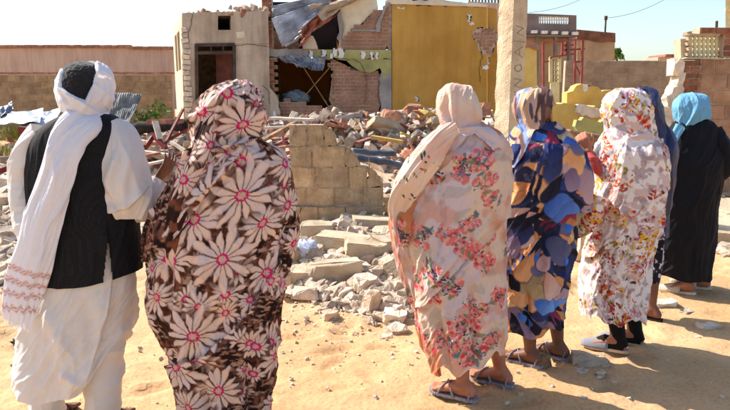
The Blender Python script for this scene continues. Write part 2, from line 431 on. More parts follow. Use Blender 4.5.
# red door leaf standing ajar inside
dl = MB(); A = hp(216, 54, 0.35); B = hp(232, 54, 0.12); A2 = hp(217, 165, 0.35); B2 = hp(233, 165, 0.12)
dl.add([A, B, B2, A2, A + hn * .04, B + hn * .04, B2 + hn * .04, A2 + hn * .04], [(0, 1, 2, 3), (7, 6, 5, 4), (0, 4, 5, 1), (1, 5, 6, 2), (2, 6, 7, 3), (3, 7, 4, 0)])
d = dl.build('door', M['door'], hs)
hfr('door_handle', M['metald'], [(219.5, 100, 219.7, 104)], 0.03, 0.03, d, 0.26)
# side wall, bright in the sun, with two slit windows
sdv = Vector((-math.sin(R(20)) * 1.02, math.cos(R(20)), 0)).normalized()
C0 = hp(182, 13); C1 = C0 + sdv * 3.4
def sp(u, z, o=0.0):
    p = Vector((P0.x, P0.y, 0)) + sdv * u; q = Vector((-sdv.y, sdv.x, 0)); return Vector((p.x, p.y, z)) + q * o
def sidequad(name, u0, u1, z0, z1, m, o=0.0, th=0.2, par=hs):
    q = Vector((sdv.y, -sdv.x, 0))
    return prism(name, [sp(u0, z0, o), sp(u1, z0, o), sp(u1, z1, o), sp(u0, z1, o)], th, m, par, q)
zt2 = z_top - 0.02
for (u0, u1, z0, z1) in ((0.03, 1.05, 0, zt2), (1.85, 2.0, 2.1, 3.0), (2.75, 3.4, 0, zt2), (1.05, 2.75, 0, 2.1), (1.05, 2.75, 3.0, zt2)):
    sidequad('side_wall', u0, u1, z0, z1, M['plaster_side'])
for u0 in (1.05, 2.0):
    for k in range(9):
        zz = 2.11 + k * 0.1; sidequad('louver', u0 + .02, u0 + (.78 if u0 < 2 else .73), zz, zz + 0.092, M['greydark'], -0.06, 0.02)  # slats packed nearly shut, added to keep sun out of the room
# inner walls and half a roof so that the rooms are dark, as in the photograph
bk = 2.6
Q = lambda px, off: hp(px, 60, off)
q = MB(); a0 = Q(184, bk); a1 = Q(268, bk); q.bar(Vector((a0.x, a0.y, 1.6)), Vector((a1.x + .8, a1.y + .3, 1.6)), 0.15, 3.2); q.build('rear_wall', M['wood'], hs)
q = MB(); a0 = Q(269, .3); a1 = a0 + hn * 2.3; q.bar(Vector((a0.x, a0.y, 1.6)), Vector((a1.x, a1.y, 1.6)), 0.18, 3.2); q.build('cross_wall', M['wood'], hs)
q = MB(); a0 = (hp(183, 60, .25) + hp(268, 60, .25)) / 2 + hn * 1.2; Mx = Matrix((hd, hn, Vector((0, 0, 1)))).transposed()
q.box(a0 + hd * .08 + Vector((0, 0, z_top - .05 - a0.z)), (2.0, 2.7, 0.07), Mx); q.build('roof', M['darkwood'], hs)  # dark colour put on the roof so the window hole reads as shade
# plaster crumbled off the corner: rough stones showing
for i in range(22):
    z = 0.5 + i * 0.115
    p = hp(184.6, 60, -0.025); q = MB(); q.box((0, 0, 0), (rnd.uniform(.12, .2), 0.07, 0.10)); me_ = q.mesh('corner_stone', M['rubwhite']); bevel(me_, .012)
    o = link('corner_stone', me_, hs); o.location = Vector(o.location) + Vector((p.x + rnd.uniform(.02, .06), p.y, z)); o.rotation_euler = (0, rnd.uniform(-.2, .2), HA)
def crack(par, pts, mapf, off, w_=0.012, seed=1):
    """an open crack: a thin dark groove strip with jagged edges, set 3 mm proud of the plaster it splits"""
    r = random.Random(seed); P = []
    for i in range(len(pts) - 1):
        n = max(2, int(math.hypot(pts[i + 1][0] - pts[i][0], pts[i + 1][1] - pts[i][1]) / 2))
        for k in range(n):
            t = k / n; P.append((pts[i][0] * (1 - t) + pts[i + 1][0] * t + r.uniform(-.7, .7), pts[i][1] * (1 - t) + pts[i + 1][1] * t + r.uniform(-.5, .5)))
    P.append(pts[-1]); q = MB()
    for a_, b_ in zip(P[:-1], P[1:]): q.bar(mapf(a_[0], a_[1], off), mapf(b_[0], b_[1], off), w_ * r.uniform(.5, 1.4), 0.006)
    return q.build('crack', M['black'], par)
crack(hs, [(193, 14), (191, 24), (188, 34), (189, 43)], hp, -0.004, .03, 3)
crack(hs, [(235, 46), (250, 44), (268, 47)], hp, -0.004, .02, 4)
crack(hs, [(262, 85), (268, 90), (270, 104)], hp, -0.004, .02, 5)
hbox('repair_patch', [(236, 32), (244, 31.5), (245, 38), (237, 38.5)], 0.01, M['limewash'], off=-0.01, ra=(0, 1, 2, 3))
# stones and broken bricks along the roof edge
def chunk(seed, sx, sy, sz, n=13, m=None, name='rubble'):
    r = random.Random(seed); bm = bmesh.new()
    for i in range(n):
        p = Vector((r.uniform(-1, 1), r.uniform(-1, 1), r.uniform(-1, 1))); mxx = max(abs(c) for c in p); p = p / mxx * r.uniform(.75, 1)
        bm.verts.new((p.x * sx / 2, p.y * sy / 2, p.z * sz / 2))
    bmesh.ops.convex_hull(bm, input=bm.verts[:])
    for v in [v for v in bm.verts if not v.link_faces]: bm.verts.remove(v)
    bmesh.ops.recalc_face_normals(bm, faces=bm.faces)
    me = bpy.data.meshes.new(name); bm.to_mesh(me); bm.free()
    if m: me.materials.append(m)
    return me
roofm = [chunk(900 + i, .22, .2, .16, 14, M['rubb'] if i % 3 else M['rubbrick'], 'stone') for i in range(6)]
for i in range(46):
    t = rnd.random() ** 0.7; px = 183 + 84 * t; off = rnd.uniform(0.0, .5)
    p = hp(px, 12, off); o = link('stone', roofm[i % 6]); s = rnd.uniform(.45, 1.25) * (0.6 + .6 * t)
    o.location = (p.x, p.y, z_top - .02 + .05 * s + (rnd.random() < .45) * (t > .5) * .13); o.scale = (s, s, s * .8); o.rotation_euler = (rnd.uniform(0, 6), rnd.uniform(0, 6), rnd.uniform(0, 6))
    tag(o, 'grey stone lying along the roof edge of the small grey house', 'stone', 'stones on the roof of the grey house')

# middle building: ruined two-storey part with a ring beam, brick panel and ochre wall
YB = 14.9
rb = empty('ruined_building', (0, YB, 0)); tag(rb, 'half collapsed ochre building with exposed brick, torn roof and open rooms', 'building')
def mp(px, py, off=0.0): return at(px, py, YB + off)
def mpoly(name, pts, th, m, off=0.0, ra=(), amp=0.04, seed=1, par=rb): return prism(name, rag([mp(x, y, off) for x, y in pts], ra, 0.12 if th > .015 else .03, amp, seed), th, m, par)
mpoly('ochre_wall', [(392, 4), (487, 7), (487, 170), (392, 170)], 0.24, M['ochre'], ra=(0,), amp=.03)
mpoly('ochre_wall', [(487.2, 7), (497, 9), (499, 170), (487.2, 170)], 0.24, M['ochre'], off=.25, ra=(0,), amp=.03)
mpoly('wall_cap', [(385, 1.5), (388, -1), (430, 0), (478, 3), (488, 5), (487, 7), (392, 4), (386, 4.5)], 0.30, M['limewash'], off=-.03, ra=(1, 2, 3), amp=.03)
mpoly('plaster_edge', [(382, 59.5), (391.6, 59.5), (391.6, 122), (376, 122), (381, 108), (379, 90)], 0.10, M['greyblue'], off=-.028, ra=(3, 4, 5), amp=.025)
mpoly('corner_column', [(388, 4), (391.7, 4), (391.7, 122), (388, 122)], 0.2, M['greyblue'], off=.03)
# brick areas: real bricks, joined, past the limit
def brickarea(poly, off, seed, m=M['bricks'], par=rb, T=.11):
    xs_ = [mp(x, y, off).x for x, y in poly]; zs_ = [mp(x, y, off).z for x, y in poly]
    wp = [(mp(x, y, off).x, mp(x, y, off).z) for x, y in poly]
    blockwall(par, min(xs_), max(xs_), min(zs_), max(zs_), YB + off, 0.15, 0.082, T, m, keep=lambda x, z: inside(x, z, wp), pname='brickwork', joint=0.024, jit=0.01, seed=seed, stuff=True)
mpoly('brick_backing', [(347, 118), (333, 118), (331, 104), (329, 100), (333, 70), (331, 60), (391.5, 60), (391.5, 122), (370, 122)], 0.16, M['mortar'], off=0.12)
brickarea([(278, 124), (278, 103), (284, 98), (305, 104), (326, 108), (334, 100), (332, 82), (330, 60), (345, 62), (352, 70), (362, 70), (378, 68), (386, 78), (389, 95), (388, 110), (389, 124), (350, 130)], 0.0, 7)
brickarea([(341, 44), (347, 36), (356, 27), (366, 20), (377, 10), (388, 4), (391, 20), (391, 46), (385, 50), (342, 50)], 0.0, 8)
mpoly('brick_backing', [(343, 44), (358, 28), (378, 12), (391, 6), (391, 49), (343, 49)], 0.14, M['mortar'], off=0.12)
mpoly('olive_plaster', [(329, 59.5), (333, 59.2), (391.5, 59.2), (391.5, 72), (384, 80), (380, 68), (370, 73), (360, 71), (352, 66), (346, 60.5), (338, 61)], 0.03, M['olive'], off=-.032, ra=(3, 4, 5, 6, 7), amp=.04)
mpoly('concrete_band', [(352, 29.2), (379, 29.8), (379, 31.6), (352, 31)], 0.06, M['greyblue'], off=-.05)
mpoly('render_strip', [(376, 32), (378, 20), (384, 6), (389, 2), (391, 4), (386, 8), (381, 22), (380, 32)], 0.08, M['greyblue'], off=-.06, ra=(0, 1, 2, 4, 5), amp=.03)
# ring beam with patches of old paint
rbm = mpoly('ring_beam', [(266, 49), (340, 49.8), (391.3, 50), (391.3, 59), (340, 59), (300, 58), (266, 55.5)], 0.30, M['olive'], off=-.05, ra=(3, 4, 5), amp=.03)
mpoly('render_strip', [(266, 49), (318, 49.3), (305, 58.2), (266, 56)], 0.02, M['greyblue'], off=-.075, ra=(0, 1, 2), amp=.03)
for i, (x, y, w_, h_) in enumerate([(311, 54, 4, 7), (324, 54, 5, 8), (335, 53, 4, 9), (341, 53, 6, 10), (363, 55, 5, 9), (372, 56, 3, 8), (377, 56, 3, 7), (332, 56, 3, 6)]):
    mpoly('paint_patch', [(x - w_ / 2, y - h_ / 2), (x + w_ / 2, y - h_ / 2 + .5), (x + w_ / 2 - .5, y + h_ / 2), (x - w_ / 2 + .3, y + h_ / 2 - .4)], 0.012, M['whitepaint'], off=-.066 - .0 if x > 320 else -.09, ra=(0, 1, 2, 3), amp=.02, seed=i)
# brick pier between the two houses
pr = [(262.5, 2), (271, -4), (272, 20), (272.5, 48), (263, 48)]
def pierarea(poly, seed, dY):
    wp = [(at(x, y, YB - dY).x, at(x, y, YB - dY).z) for x, y in poly]; xs_ = [p[0] for p in wp]; zs_ = [p[1] for p in wp]
    blockwall(rb, min(xs_), max(xs_), min(zs_), max(zs_), YB - dY, 0.24, 0.085, 0.24, M['brick'], keep=lambda x, z: inside(x, z, wp), pname='brick', joint=.018, jit=.012, seed=seed)
pierarea(pr, 21, .12)
pierarea([(263, 57), (273, 57), (274, 80), (276, 104), (278, 124), (267, 124), (266, 86), (263, 80)], 22, .12)
mpoly('pier_foot', [(262, 86), (268, 84), (276, 95), (280, 112), (279, 125), (262, 125)], 0.1, M['plaster'], off=-.25, ra=(0, 1, 2), amp=.05)
# upper storey
mpoly('limewashed_wall', [(340, 12), (346, 3), (358, -2), (376, -6), (378, 8), (366, 19), (357, 26.5), (347, 35.5), (342, 44), (341, 49.5), (339, 49.5)], 0.2, M['limewash'], off=.05, ra=(4, 5, 6, 7, 0, 1), amp=.05)
mpoly('broken_edge', [(337.5, 14), (341, 10), (344, 24), (342, 36), (341, 48), (338.5, 48)], 0.22, M['greyblue'], off=.0, ra=(1, 2, 3, 5), amp=.04)
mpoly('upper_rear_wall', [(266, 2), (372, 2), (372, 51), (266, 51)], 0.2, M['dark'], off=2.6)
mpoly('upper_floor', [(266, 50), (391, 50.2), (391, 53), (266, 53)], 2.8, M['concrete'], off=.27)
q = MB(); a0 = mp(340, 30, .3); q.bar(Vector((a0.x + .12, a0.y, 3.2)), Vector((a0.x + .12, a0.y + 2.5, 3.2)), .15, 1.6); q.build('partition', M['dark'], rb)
# torn ceiling flap above the dark opening
def sheet(name, pts, nu, nv, m, par, corr=0.0, cn=14, thick=0.004, wav=.02, seed=1, axis=0):
    """bilinear sheet between four corners a b c d (a-b top edge, d-c bottom edge) with corrugation and dents"""
    a_, b_, c_, d_ = [Vector(p) for p in pts]
    nrm = (b_ - a_).cross(d_ - a_).normalized(); V = []
    for j in range(nv + 1):
        for i in range(nu + 1):
            u, v = i / nu, j / nv
            p = a_.lerp(b_, u).lerp(d_.lerp(c_, u), v)
            w_ = u if axis == 0 else v
            k = corr * math.sin(w_ * cn * 2 * math.pi)
            k += wav * 2 * (float(fbm(u * 3 + seed, v * 3, seed, 3)) - .5) * 2
            V.append(p + nrm * k)
    Fs = [(j * (nu + 1) + i, j * (nu + 1) + i + 1, (j + 1) * (nu + 1) + i + 1, (j + 1) * (nu + 1) + i) for j in range(nv) for i in range(nu)]
    me = bpy.data.meshes.new(name); me.from_pydata([tuple(p) for p in V], [], Fs); me.materials.append(m); me.update()
    me.polygons.foreach_set('use_smooth', [True] * len(me.polygons))
    o = link(name, me, par)
    md = o.modifiers.new('solid', 'SOLIDIFY'); md.thickness = thick; return o
for i, (p4, mm_, sd_) in enumerate([
    ([mp(300, 8, -.3), mp(345, -5, .3), mp(341, 12, .4), mp(306, 36, -.2)], M['redpale'], 3),
    ([mp(308, 6, -.4), mp(372, -7, .1), mp(345, 6, .2), mp(322, 22, -.3)], M['plaster'], 4),
    ([mp(304, 22, -.25), mp(318, 18, -.3), mp(308, 40, -.1), mp(300, 46, -.1)], M['redpale'], 8)]):
    sheet('torn_ceiling', p4, 24, 12, mm_, rb, .012, 5, .02, .14, sd_)
mpoly('bent_panel', [(303, 49), (302, 42), (308, 35), (313, 36), (316, 42), (318, 49)], 0.04, M['plaster'], off=-.2, ra=(0, 1, 2, 3, 4), amp=.04)
for i, (p4, cn_) in enumerate([
    ([mp(273, 24, .3), mp(286, 48, .0), mp(312, 30, -.05), mp(312, 6, .3)], 9),
    ([mp(271, 6, -.2), mp(275, 22, -.2), mp(318, 8, -.3), mp(348, -9, -.2)], 10),
    ([mp(271, 18, -.35), mp(282, 47, -.45), mp(318, 14, -.42), mp(316, 3, -.3)], 12)]):
    o = sheet('roofing_sheet', p4, 90, 20, M['metal'], None, .012, cn_, .003, .035, 10 + i)
    tag(o, ['bright corrugated roofing sheet hanging behind the others in the torn upper storey', 'topmost long silver corrugated sheet slanting off the torn roof', 'lowest bent corrugated sheet resting on the ring beam of the ruin'][i], 'metal sheet', 'corrugated sheets hanging off the torn roof')
o = sheet('fallen_sheet', [mp(276, 56, -.35), mp(326, 58, -.3), mp(322, 73, -.5), mp(297, 68, -.5)], 60, 10, M['metald'], None, .02, 9, .003, .08, 17)
tag(o, 'dull corrugated sheet hanging below the ring beam over the open lower room', 'metal sheet')
# lower room
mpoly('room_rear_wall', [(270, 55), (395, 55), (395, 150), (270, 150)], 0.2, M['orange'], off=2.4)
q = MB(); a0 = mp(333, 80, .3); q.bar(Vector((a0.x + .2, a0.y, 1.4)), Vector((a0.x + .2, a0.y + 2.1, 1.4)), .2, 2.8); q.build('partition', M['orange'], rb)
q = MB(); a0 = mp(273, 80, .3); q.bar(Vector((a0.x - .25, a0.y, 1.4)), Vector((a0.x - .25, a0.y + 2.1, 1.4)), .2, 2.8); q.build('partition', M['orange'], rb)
for (a_, b_) in (((304, 68, -.2), (328, 106, -.1)), ((331, 66, -.1), (303, 98, -.25)), ((325, 100, 0), (327, 104, 0))):
    q = MB(); q.tube([mp(*a_), mp(*b_)], .012, 6); o = q.build('wooden_pole', M['wood'])
    tag(o, {304: 'thin pole slanting down to the right across the open orange room', 331: 'thin pole slanting down to the left across the open orange room', 325: 'short stick stub at the right foot of the open orange room'}[a_[0]], 'pole')
crack(rb, [(345, 61), (353, 59), (361, 63), (365, 71), (367, 84), (366, 96), (364, 104)], mp, -.037, .03, 8)
crack(rb, [(381, 72), (379, 84), (378, 96), (380, 104)], mp, -.012, .02, 9)
crack(rb, [(483, 30), (480, 42), (482, 56), (479, 70), (480, 82)], mp, -.004, .02, 12)
# ragged holes in the ochre wall where bricks show
brickarea([(474, 33), (480, 29), (487, 31), (492, 29), (497, 36), (493, 44), (490, 54), (486, 52), (480, 48), (477, 40)], -.02, 31, T=.03)
mpoly('torn_plaster', [(472, 32), (479, 27), (487, 29), (493, 27), (499, 36), (495, 45), (491, 57), (485, 55), (478, 50), (475, 41)], .006, M['mortar'], off=-.007, ra=(0, 1, 2, 3, 4, 5, 6, 7, 8, 9), amp=.03)
for i, (x, y, w_, h_) in enumerate([(469, 18, 4, 8), (472, 24, 5, 3), (485, 67, 6, 4), (488, 62, 3, 5), (417, 99, 4, 5), (401, 8, 7, 3)]):
    mpoly('bare_patch', [(x - w_ / 2, y - h_ / 2), (x + w_ / 2, y - h_ / 2 + .5), (x + w_ / 2 - .5, y + h_ / 2), (x - w_ / 2 + .3, y + h_ / 2 - .4)], 0.01, M['whitepaint'], off=-.011 if x < 484 else (-.013 if x < 487 else .236), ra=(0, 1, 2, 3), amp=.03, seed=40 + i)
# grey tarpaulin heap in the room
def lump(name, c, size, m, seed, par=None, n=26, amp=.35):
    V = []; Fs = []
    for j in range(n + 1):
        for i in range(2 * n):
            th = math.pi * j / n; ph = math.pi * i / n
            d = Vector((math.sin(th) * math.cos(ph), math.sin(th) * math.sin(ph), math.cos(th)))
            k = 1 + amp * 2 * (abs(float(fbm(d.x * 2.5 + d.z * 3, d.y * 2.5 - d.z * 2, seed, 4)) - .5) * 2 - .4)
            V.append((c[0] + d.x * size[0] * k, c[1] + d.y * size[1] * k, c[2] + max(-.35, d.z) * size[2] * k))
    for j in range(n):
        for i in range(2 * n): Fs.append((j * 2 * n + i, j * 2 * n + (i + 1) % (2 * n), (j + 1) * 2 * n + (i + 1) % (2 * n), (j + 1) * 2 * n + i))
    me = bpy.data.meshes.new(name); me.from_pydata(V, [], Fs); me.materials.append(m)
    me.polygons.foreach_set('use_smooth', [True] * len(me.polygons)); return link(name, me, par)
o = lump('tarpaulin', mp(296, 99, .35), (.36, .25, .22), M['cloth_grey'], 4); tag(o, 'crumpled grey tarpaulin heaped in the open orange room', 'tarpaulin')

# concrete pillar, standing clear of the wall, with scratched letters
YP = 7.45; pc = at(508.3, 120, YP)
pl = empty('concrete_pillar', (pc.x, YP, 0)); tag(pl, 'tall bare concrete pillar with scratched letters, standing between two of the women', 'pillar')
PA = R(-55); ux = Vector((math.cos(PA), math.sin(PA), 0)); uy = Vector((-math.sin(PA), math.cos(PA), 0))
def pillar_mesh():
    bm = bmesh.new(); r = random.Random(2); hw = .120; n = 60
    rings = []
    for k in range(n + 1):
        z = -.1 + k * 4.2 / n; ring = []
        for cx_, cy_ in ((-1, -1), (-.3, -1), (.3, -1), (1, -1), (1, -.3), (1, .3), (1, 1), (0, 1), (-1, 1), (-1, .3), (-1, -.3)):
            e = .011 if abs(cx_) == 1 and abs(cy_) == 1 else .003
            p = ux * cx_ * hw + uy * cy_ * hw * 1.02; p = p * (1 - r.uniform(0, e) / hw * 1.3)
            ring.append(bm.verts.new((p.x + pc.x, p.y + YP, z)))
        rings.append(ring)
    m_ = len(rings[0])
    for k in range(n):
        for i in range(m_): bm.faces.new((rings[k][i], rings[k][(i + 1) % m_], rings[k + 1][(i + 1) % m_], rings[k + 1][i]))
    bm.faces.new(rings[-1]); me = bpy.data.meshes.new('shaft'); bmesh.ops.recalc_face_normals(bm, faces=bm.faces); bm.to_mesh(me); bm.free()
    me.materials.append(M['concrete']); return me
link('shaft', pillar_mesh(), pl)
# scratched letters read up the shaded right face
def pf(u, z):
    p = uy * u + ux * .1205; return Vector((p.x + pc.x, p.y + YP, z))
def pzl(py): return at(520, py, YP).z
q = MB()
L4 = [[(-.06, 27), (.06, 29), (-.05, 34), (.07, 37)], [(-.09, 42), (.10, 42.6)], [(.07, 47), (-.07, 53), (.07, 58)], [(.0, 49.5), (.01, 56)],
      [(-.04, 66), (.04, 65), (.06, 69), (.02, 72), (-.05, 71), (-.06, 68), (-.04, 66)], [(-.06, 79), (.06, 80), (-.05, 86), (.06, 88)], [(-.05, 92), (.06, 94), (-.05, 99)]]
for st in L4:
    for (u0, y0), (u1, y1) in zip(st[:-1], st[1:]): q.bar(pf(u0, pzl(y0)), pf(u1, pzl(y1)), .008, .004, ux)
o = q.build('scratched_letters', M['scratch'], pl)

# yellow gate pillar and the broken yellow walls beyond
yp = empty('yellow_pillar', (at(531, 90, 11).x, 11, 0)); tag(yp, 'broken yellow painted gate pillar right behind the concrete pillar', 'pillar')
yd = Vector((.45, .9, 0)).normalized()
def ypz(pts, th, m, name, d=Vector((0, 1, 0)), Y=11.0, ra=(), seed=1, par=yp, amp=.04): return prism(name, rag([at(x, y, Y) for x, y in pts], ra, .1, amp, seed), th, m, par, d)
ypz([(523, 44), (529, 42), (536.5, 45), (537.5, 175), (524, 175)], .35, M['yellow'], 'shaft', Vector((.28, 1, 0)), ra=(0, 1), seed=3)
ypz([(522, 43.5), (526, 40.5), (533, 42), (541, 46), (541, 50), (535, 50), (529, 47), (523, 48)], .35, M['bricks'], 'broken_top', Vector((.28, 1, 0)), Y=10.97, ra=(0, 1, 2, 4, 5, 6), seed=4, amp=.03)
def yw(name, label, pts, Y, th=.3, ra=(), seed=1, m=M['yellow'], cat='wall'):
    o = prism(name, rag([at(x, y, Y) for x, y in pts], ra, .06, .045, seed), th, m); tag(o, label, cat); return o
yw('broken_wall', 'stepped stub of yellow painted wall with white patch below the grey block wall', [(567, 93), (573, 91), (576, 86), (584, 84.5), (592, 86), (598, 87), (602, 91.5), (618, 91), (640, 94), (640, 150), (566, 150)], 11.6, .3, (0, 1, 2, 3, 4, 5, 6), 6)
o = prism('white_patch', rag([at(x, y, 11.585) for x, y in [(583, 84), (588, 84.5), (588, 91), (584, 92)]], (0, 1, 2, 3), .06, .02, 4), .012, M['whitepaint']); tag(o, 'small white plaster patch flaking on the yellow wall stub', 'plaster')
yw('broken_wall', 'low pale yellow wall stub with rubble on top, nearest of the yellow walls', [(553, 101), (566, 103), (583, 106), (606, 110), (640, 116), (640, 150), (553, 150)], 11.0, .5, (0, 1, 2, 3), 7)
yw('wall_fragment', 'whitish broken wall fragment sunk in rubble below the yellow wall', [(582, 107), (594, 107), (603, 109), (605, 116), (592, 118), (583, 116)], 10.7, .4, (0, 1, 2, 3, 4, 5), 8, M['rubwhite'], 'rubble')
yw('painted_slab', 'grey green slab of painted plaster lying in the rubble near the log', [(577, 120), (590, 119), (607, 121), (606, 133), (590, 134), (578, 131)], 9.9, .15, (0, 1, 2, 3, 4, 5), 9, M['olive'], 'slab')

# red steel gate frame with a cream leaf
gf = empty('gate_frame', (at(560, 90, 13).x, 13, 0)); tag(gf, 'tall leaning red steel gate frame with rungs and a cream door leaf', 'gate')
def g(x, y, o=0.0): return at(x, y, 13 + o)
def gbar(name, a_, b_, w_=.042, m=M['gatered'], o=0.0, par=gf):
    q = MB(); q.bar(g(*a_, o), g(*b_, o), w_, w_, Vector((0, 1, 0))); return q.build(name, m, par)
for a_, b_ in [((543.2, 43), (543.8, 170)), ((562.5, 41.5), (562, 55)), ((575.5, 40.5), (574, 120)), ((582.8, 39), (581, 100))]: gbar('post', a_, b_)
for a_, b_ in [((542.5, 43), (583.5, 39)), ((550, 57.5), (575, 53.8)), ((562, 45.5), (575, 45)), ((563, 50), (575, 49.5)), ((566, 42), (566, 55)), ((575, 49.5), (585, 48.8)), ((575, 62), (582, 61.5)), ((544, 62), (549, 61.5)), ((576, 66), (582, 79))]: gbar('rail', a_, b_, .03, o=.055 if a_[0] != 542.5 else 0)
lf = empty('door_leaf', (0, 0, 0)); lf.parent = gf; lf.location = -gf.location
lf2 = prism('panel', [g(x, y, .08) for x, y in [(550.5, 82), (559.5, 82), (559.5, 170), (550.5, 170)]], .04, M['cream'], lf)
for a_, b_ in [((550.3, 57.5), (550.3, 82)), ((559.7, 57.5), (559.7, 82)), ((550, 57.6), (560, 57.2))]: gbar('stile', a_, b_, .05, M['cream'], .1, lf)
q = MB()
for k in range(5): q.bar(g(551 + 0, 60 + k * 4.6, .1), g(559.5, 61.5 + k * 4.6, .1), .015, .015, Vector((0, 1, 0)))
for k in range(3): q.bar(g(552.5 + 2.4 * k, 58, .1), g(552.5 + 2.4 * k, 82, .1), .015, .015, Vector((0, 1, 0)))
q.build('lattice', M['cream'], lf)

# grey block wall, middle right
w = empty('block_wall', (at(620, 60, 19).x, 19, 0)); tag(w, 'grey concrete block wall with a clean top edge behind the yellow wall stubs', 'wall')
blockwall(w, at(566, 60, 19).x, at(672, 60, 19).x, .1, at(600, 60.5, 19).z, 19, .42, .2, .2, M['blockg'], seed=9, joint=.02)
# distant buildings, right
Yd = 31
db = empty('parapet_building', (at(552, 20, Yd).x, Yd, 0)); tag(db, 'grey two-storey building with pierced balustrade parapet, right of the concrete pillar', 'building')
def dd(name, pts, th, m, off=0.0, par=db, Y=Yd, ra=()): return prism(name, rag([at(x, y, Y + off) for x, y in pts], ra, .3, .05, 2), th, m, par)
dd('parapet', [(500, 12.5), (539, 13.8), (539, 34), (500, 34)], .3, M['greydark'])
dd('parapet', [(539, 13.8), (570, 15), (570, 16.5), (539, 15.6)], .3, M['greydark'])
dd('parapet', [(570, 15), (576.5, 15.3), (576.5, 34.8), (570, 34.6)], .3, M['greydark'])
dd('parapet', [(539, 23.5), (570, 24.2), (570, 34.6), (539, 34)], .3, M['greydark'])
for k in range(13):
    x = 540.3 + k * 2.35; q = MB(); q.tube([at(x, y, Yd + .15) for y in (15.4, 17.5, 18.8, 20, 21.5, 24)], [.03, .055, .03, .055, .03, .04], 8); q.build('baluster', M['whitepaint'], db, True)
for k in range(5):
    x = 534 + k * 10.2; q = MB(); q.box(at(x + 0, 32 + k * .4, Yd - .1), (.28, .25, .14)); q.build('bracket', M['whitepaint'], db)
dd('wall', [(500, 36), (576, 36.5), (576, 110), (500, 110)], .3, M['tan'], 1.0)
dd('balcony_slab', [(500, 34.2), (577, 35), (577, 36.8), (500, 36.2)], 2.0, M['greydark'], -.1)
for x in (536, 555, 569): dd('column', [(x, 36.9), (x + 2.6, 37), (x + 2.6, 110), (x, 110)], .3, M['greydark'], .0)
bb = empty('flat_roof_building', (at(597, 40, Yd + 3).x, Yd + 3, 0)); tag(bb, 'tan flat roofed building with dark brick parapet below the antenna pole', 'building')
dd('wall', [(577, 38.5), (615, 42), (613, 110), (577, 110)], 3, M['tan'], 3, bb)
dd('parapet', [(577, 29.5), (615.5, 33), (615.5, 42.2), (604, 42), (590, 40), (577, 39)], 3, M['parapet'], 2.9, bb, ra=(2, 3, 4))
pob = empty('antenna_pole', at(605.5, 33, 33)); tag(pob, 'thin dark pole on the brick roof carrying a wire', 'pole')
q = MB(); q.tube([at(605, 34, 33), at(605.6, 24, 33), at(606, 17, 33)], .045, 6); q.build('mast', M['pole'], pob)
q = MB(); q.box(at(605.9, 18, 33), (.14, .1, .2)); q.build('insulator', M['pole'], pob)
def wire(label, a_, b_, sag=.4, r_=.010):
    P = []
    for k in range(25):
        t = k / 24; p = a_.lerp(b_, t); p.z -= sag * 4 * t * (1 - t); P.append(p)
    q = MB(); q.tube(P, r_, 5); o = q.build('wire', M['wire']); tag(o, label, 'wire')
wire('thin wire rising from the pierced parapet to the top of the sky', at(529, 12.5, 31), at(600, -12, 40), .3)
wire('thin wire running up right from the dark roof pole', at(606, 18, 33), at(700, -26, 36), .5)
# far left of the pillar: brick building top behind the ochre wall
db2 = empty('brick_parapet_building', (at(480, 5, 26).x, 26, 0)); tag(db2, 'far building with pierced brick parapet peeping over the ochre wall', 'building')
dd('parapet', [(468, 1.5), (500, 3.2), (500, 60), (468, 60)], .3, M['pink'], 0, db2, 26)
for k in range(10):
    q = MB(); q.box(at(469.5 + k * 3.2, .0 + k * .15, 26.1), (.05, .1, .5)); q.build('baluster', M['greydark'], db2)
dd('coping', [(466, -3.5), (500, -2.2), (500, -.8), (466, -2)], .3, M['greydark'], 0, db2, 26)
# cream tower at the right edge and low roofs
tb = empty('cream_tower', (at(733, 10, 28).x, 28, 0)); tag(tb, 'pale cream building edge cut off by the top right corner of the photo', 'building')
prism('wall', [at(x, y, 28) for x, y in [(725.5, -30), (780, -30), (780, 90), (725.5, 90)]], 2, M['cream'], tb, Vector((.62, 1, 0)))
q = MB(); q.bar(at(725, 10, 27.95), at(760, 10, 27.95), .1, .12); q.build('ledge', M['cream'], tb)
lb = empty('low_house', (at(650, 57, 34).x, 34, 0)); tag(lb, 'low pink roof block showing just over the grey block wall', 'building')
dd('wall', [(658, 57), (668, 56.5), (676, 57.5), (676, 90), (658, 90)], 2, M['pink'], 0, lb, 34)
q = MB(); q.box(at(667, 56.5, 34.9), (1.1, 2.1, .12)); q.build('coping', M['redpale'], lb)
q = MB(); q.tube([at(716.5, 28, 15), at(716.8, 21, 15)], .03, 6); o = q.build('steel_post', M['pole']); tag(o, 'short dark rod sticking up over the right brick parapet', 'rod')

# right hand pier, block wall and baluster screen
YR = 9.1
rw = empty('screen_wall', (at(700, 100, YR).x, YR, 0)); tag(rw, 'reddish block wall with brick quoins and a small baluster screen at the right edge', 'wall')
def rx(px): return at(px, 80, YR).x
def rz(py): return at(700, py, YR).z
blockwall(rw, rx(700), rx(790), -.1, rz(59.5), YR, .40, .215, .2, M['blockr'], seed=12, joint=.012)
kz = lambda x, z: (x < rx(697) or (int(z / .085) % 2 == 0))
blockwall(rw, rx(682.5), rx(700), -.1, rz(58.5), YR - .005, .2, .085, .2, M['brick'], keep=lambda x, z: True, seed=13, pname='brick', joint=.018, jit=.009)
blockwall(rw, rx(695), rx(790), rz(33.8), rz(27), YR - .02, .22, .085, .24, M['brick'], seed=14, pname='brick', joint=.016, jit=.008)
blockwall(rw, rx(720), rx(790), rz(57), rz(34), YR - .01, .22, .085, .22, M['brick'], seed=15, pname='brick', joint=.016, jit=.008)
def rpoly(name, pts, th, m, off=0.0, ra=(), amp=.015, seed=1): return prism(name, rag([at(x, y, YR + off) for x, y in pts], ra, .05, amp, seed), th, m, rw)
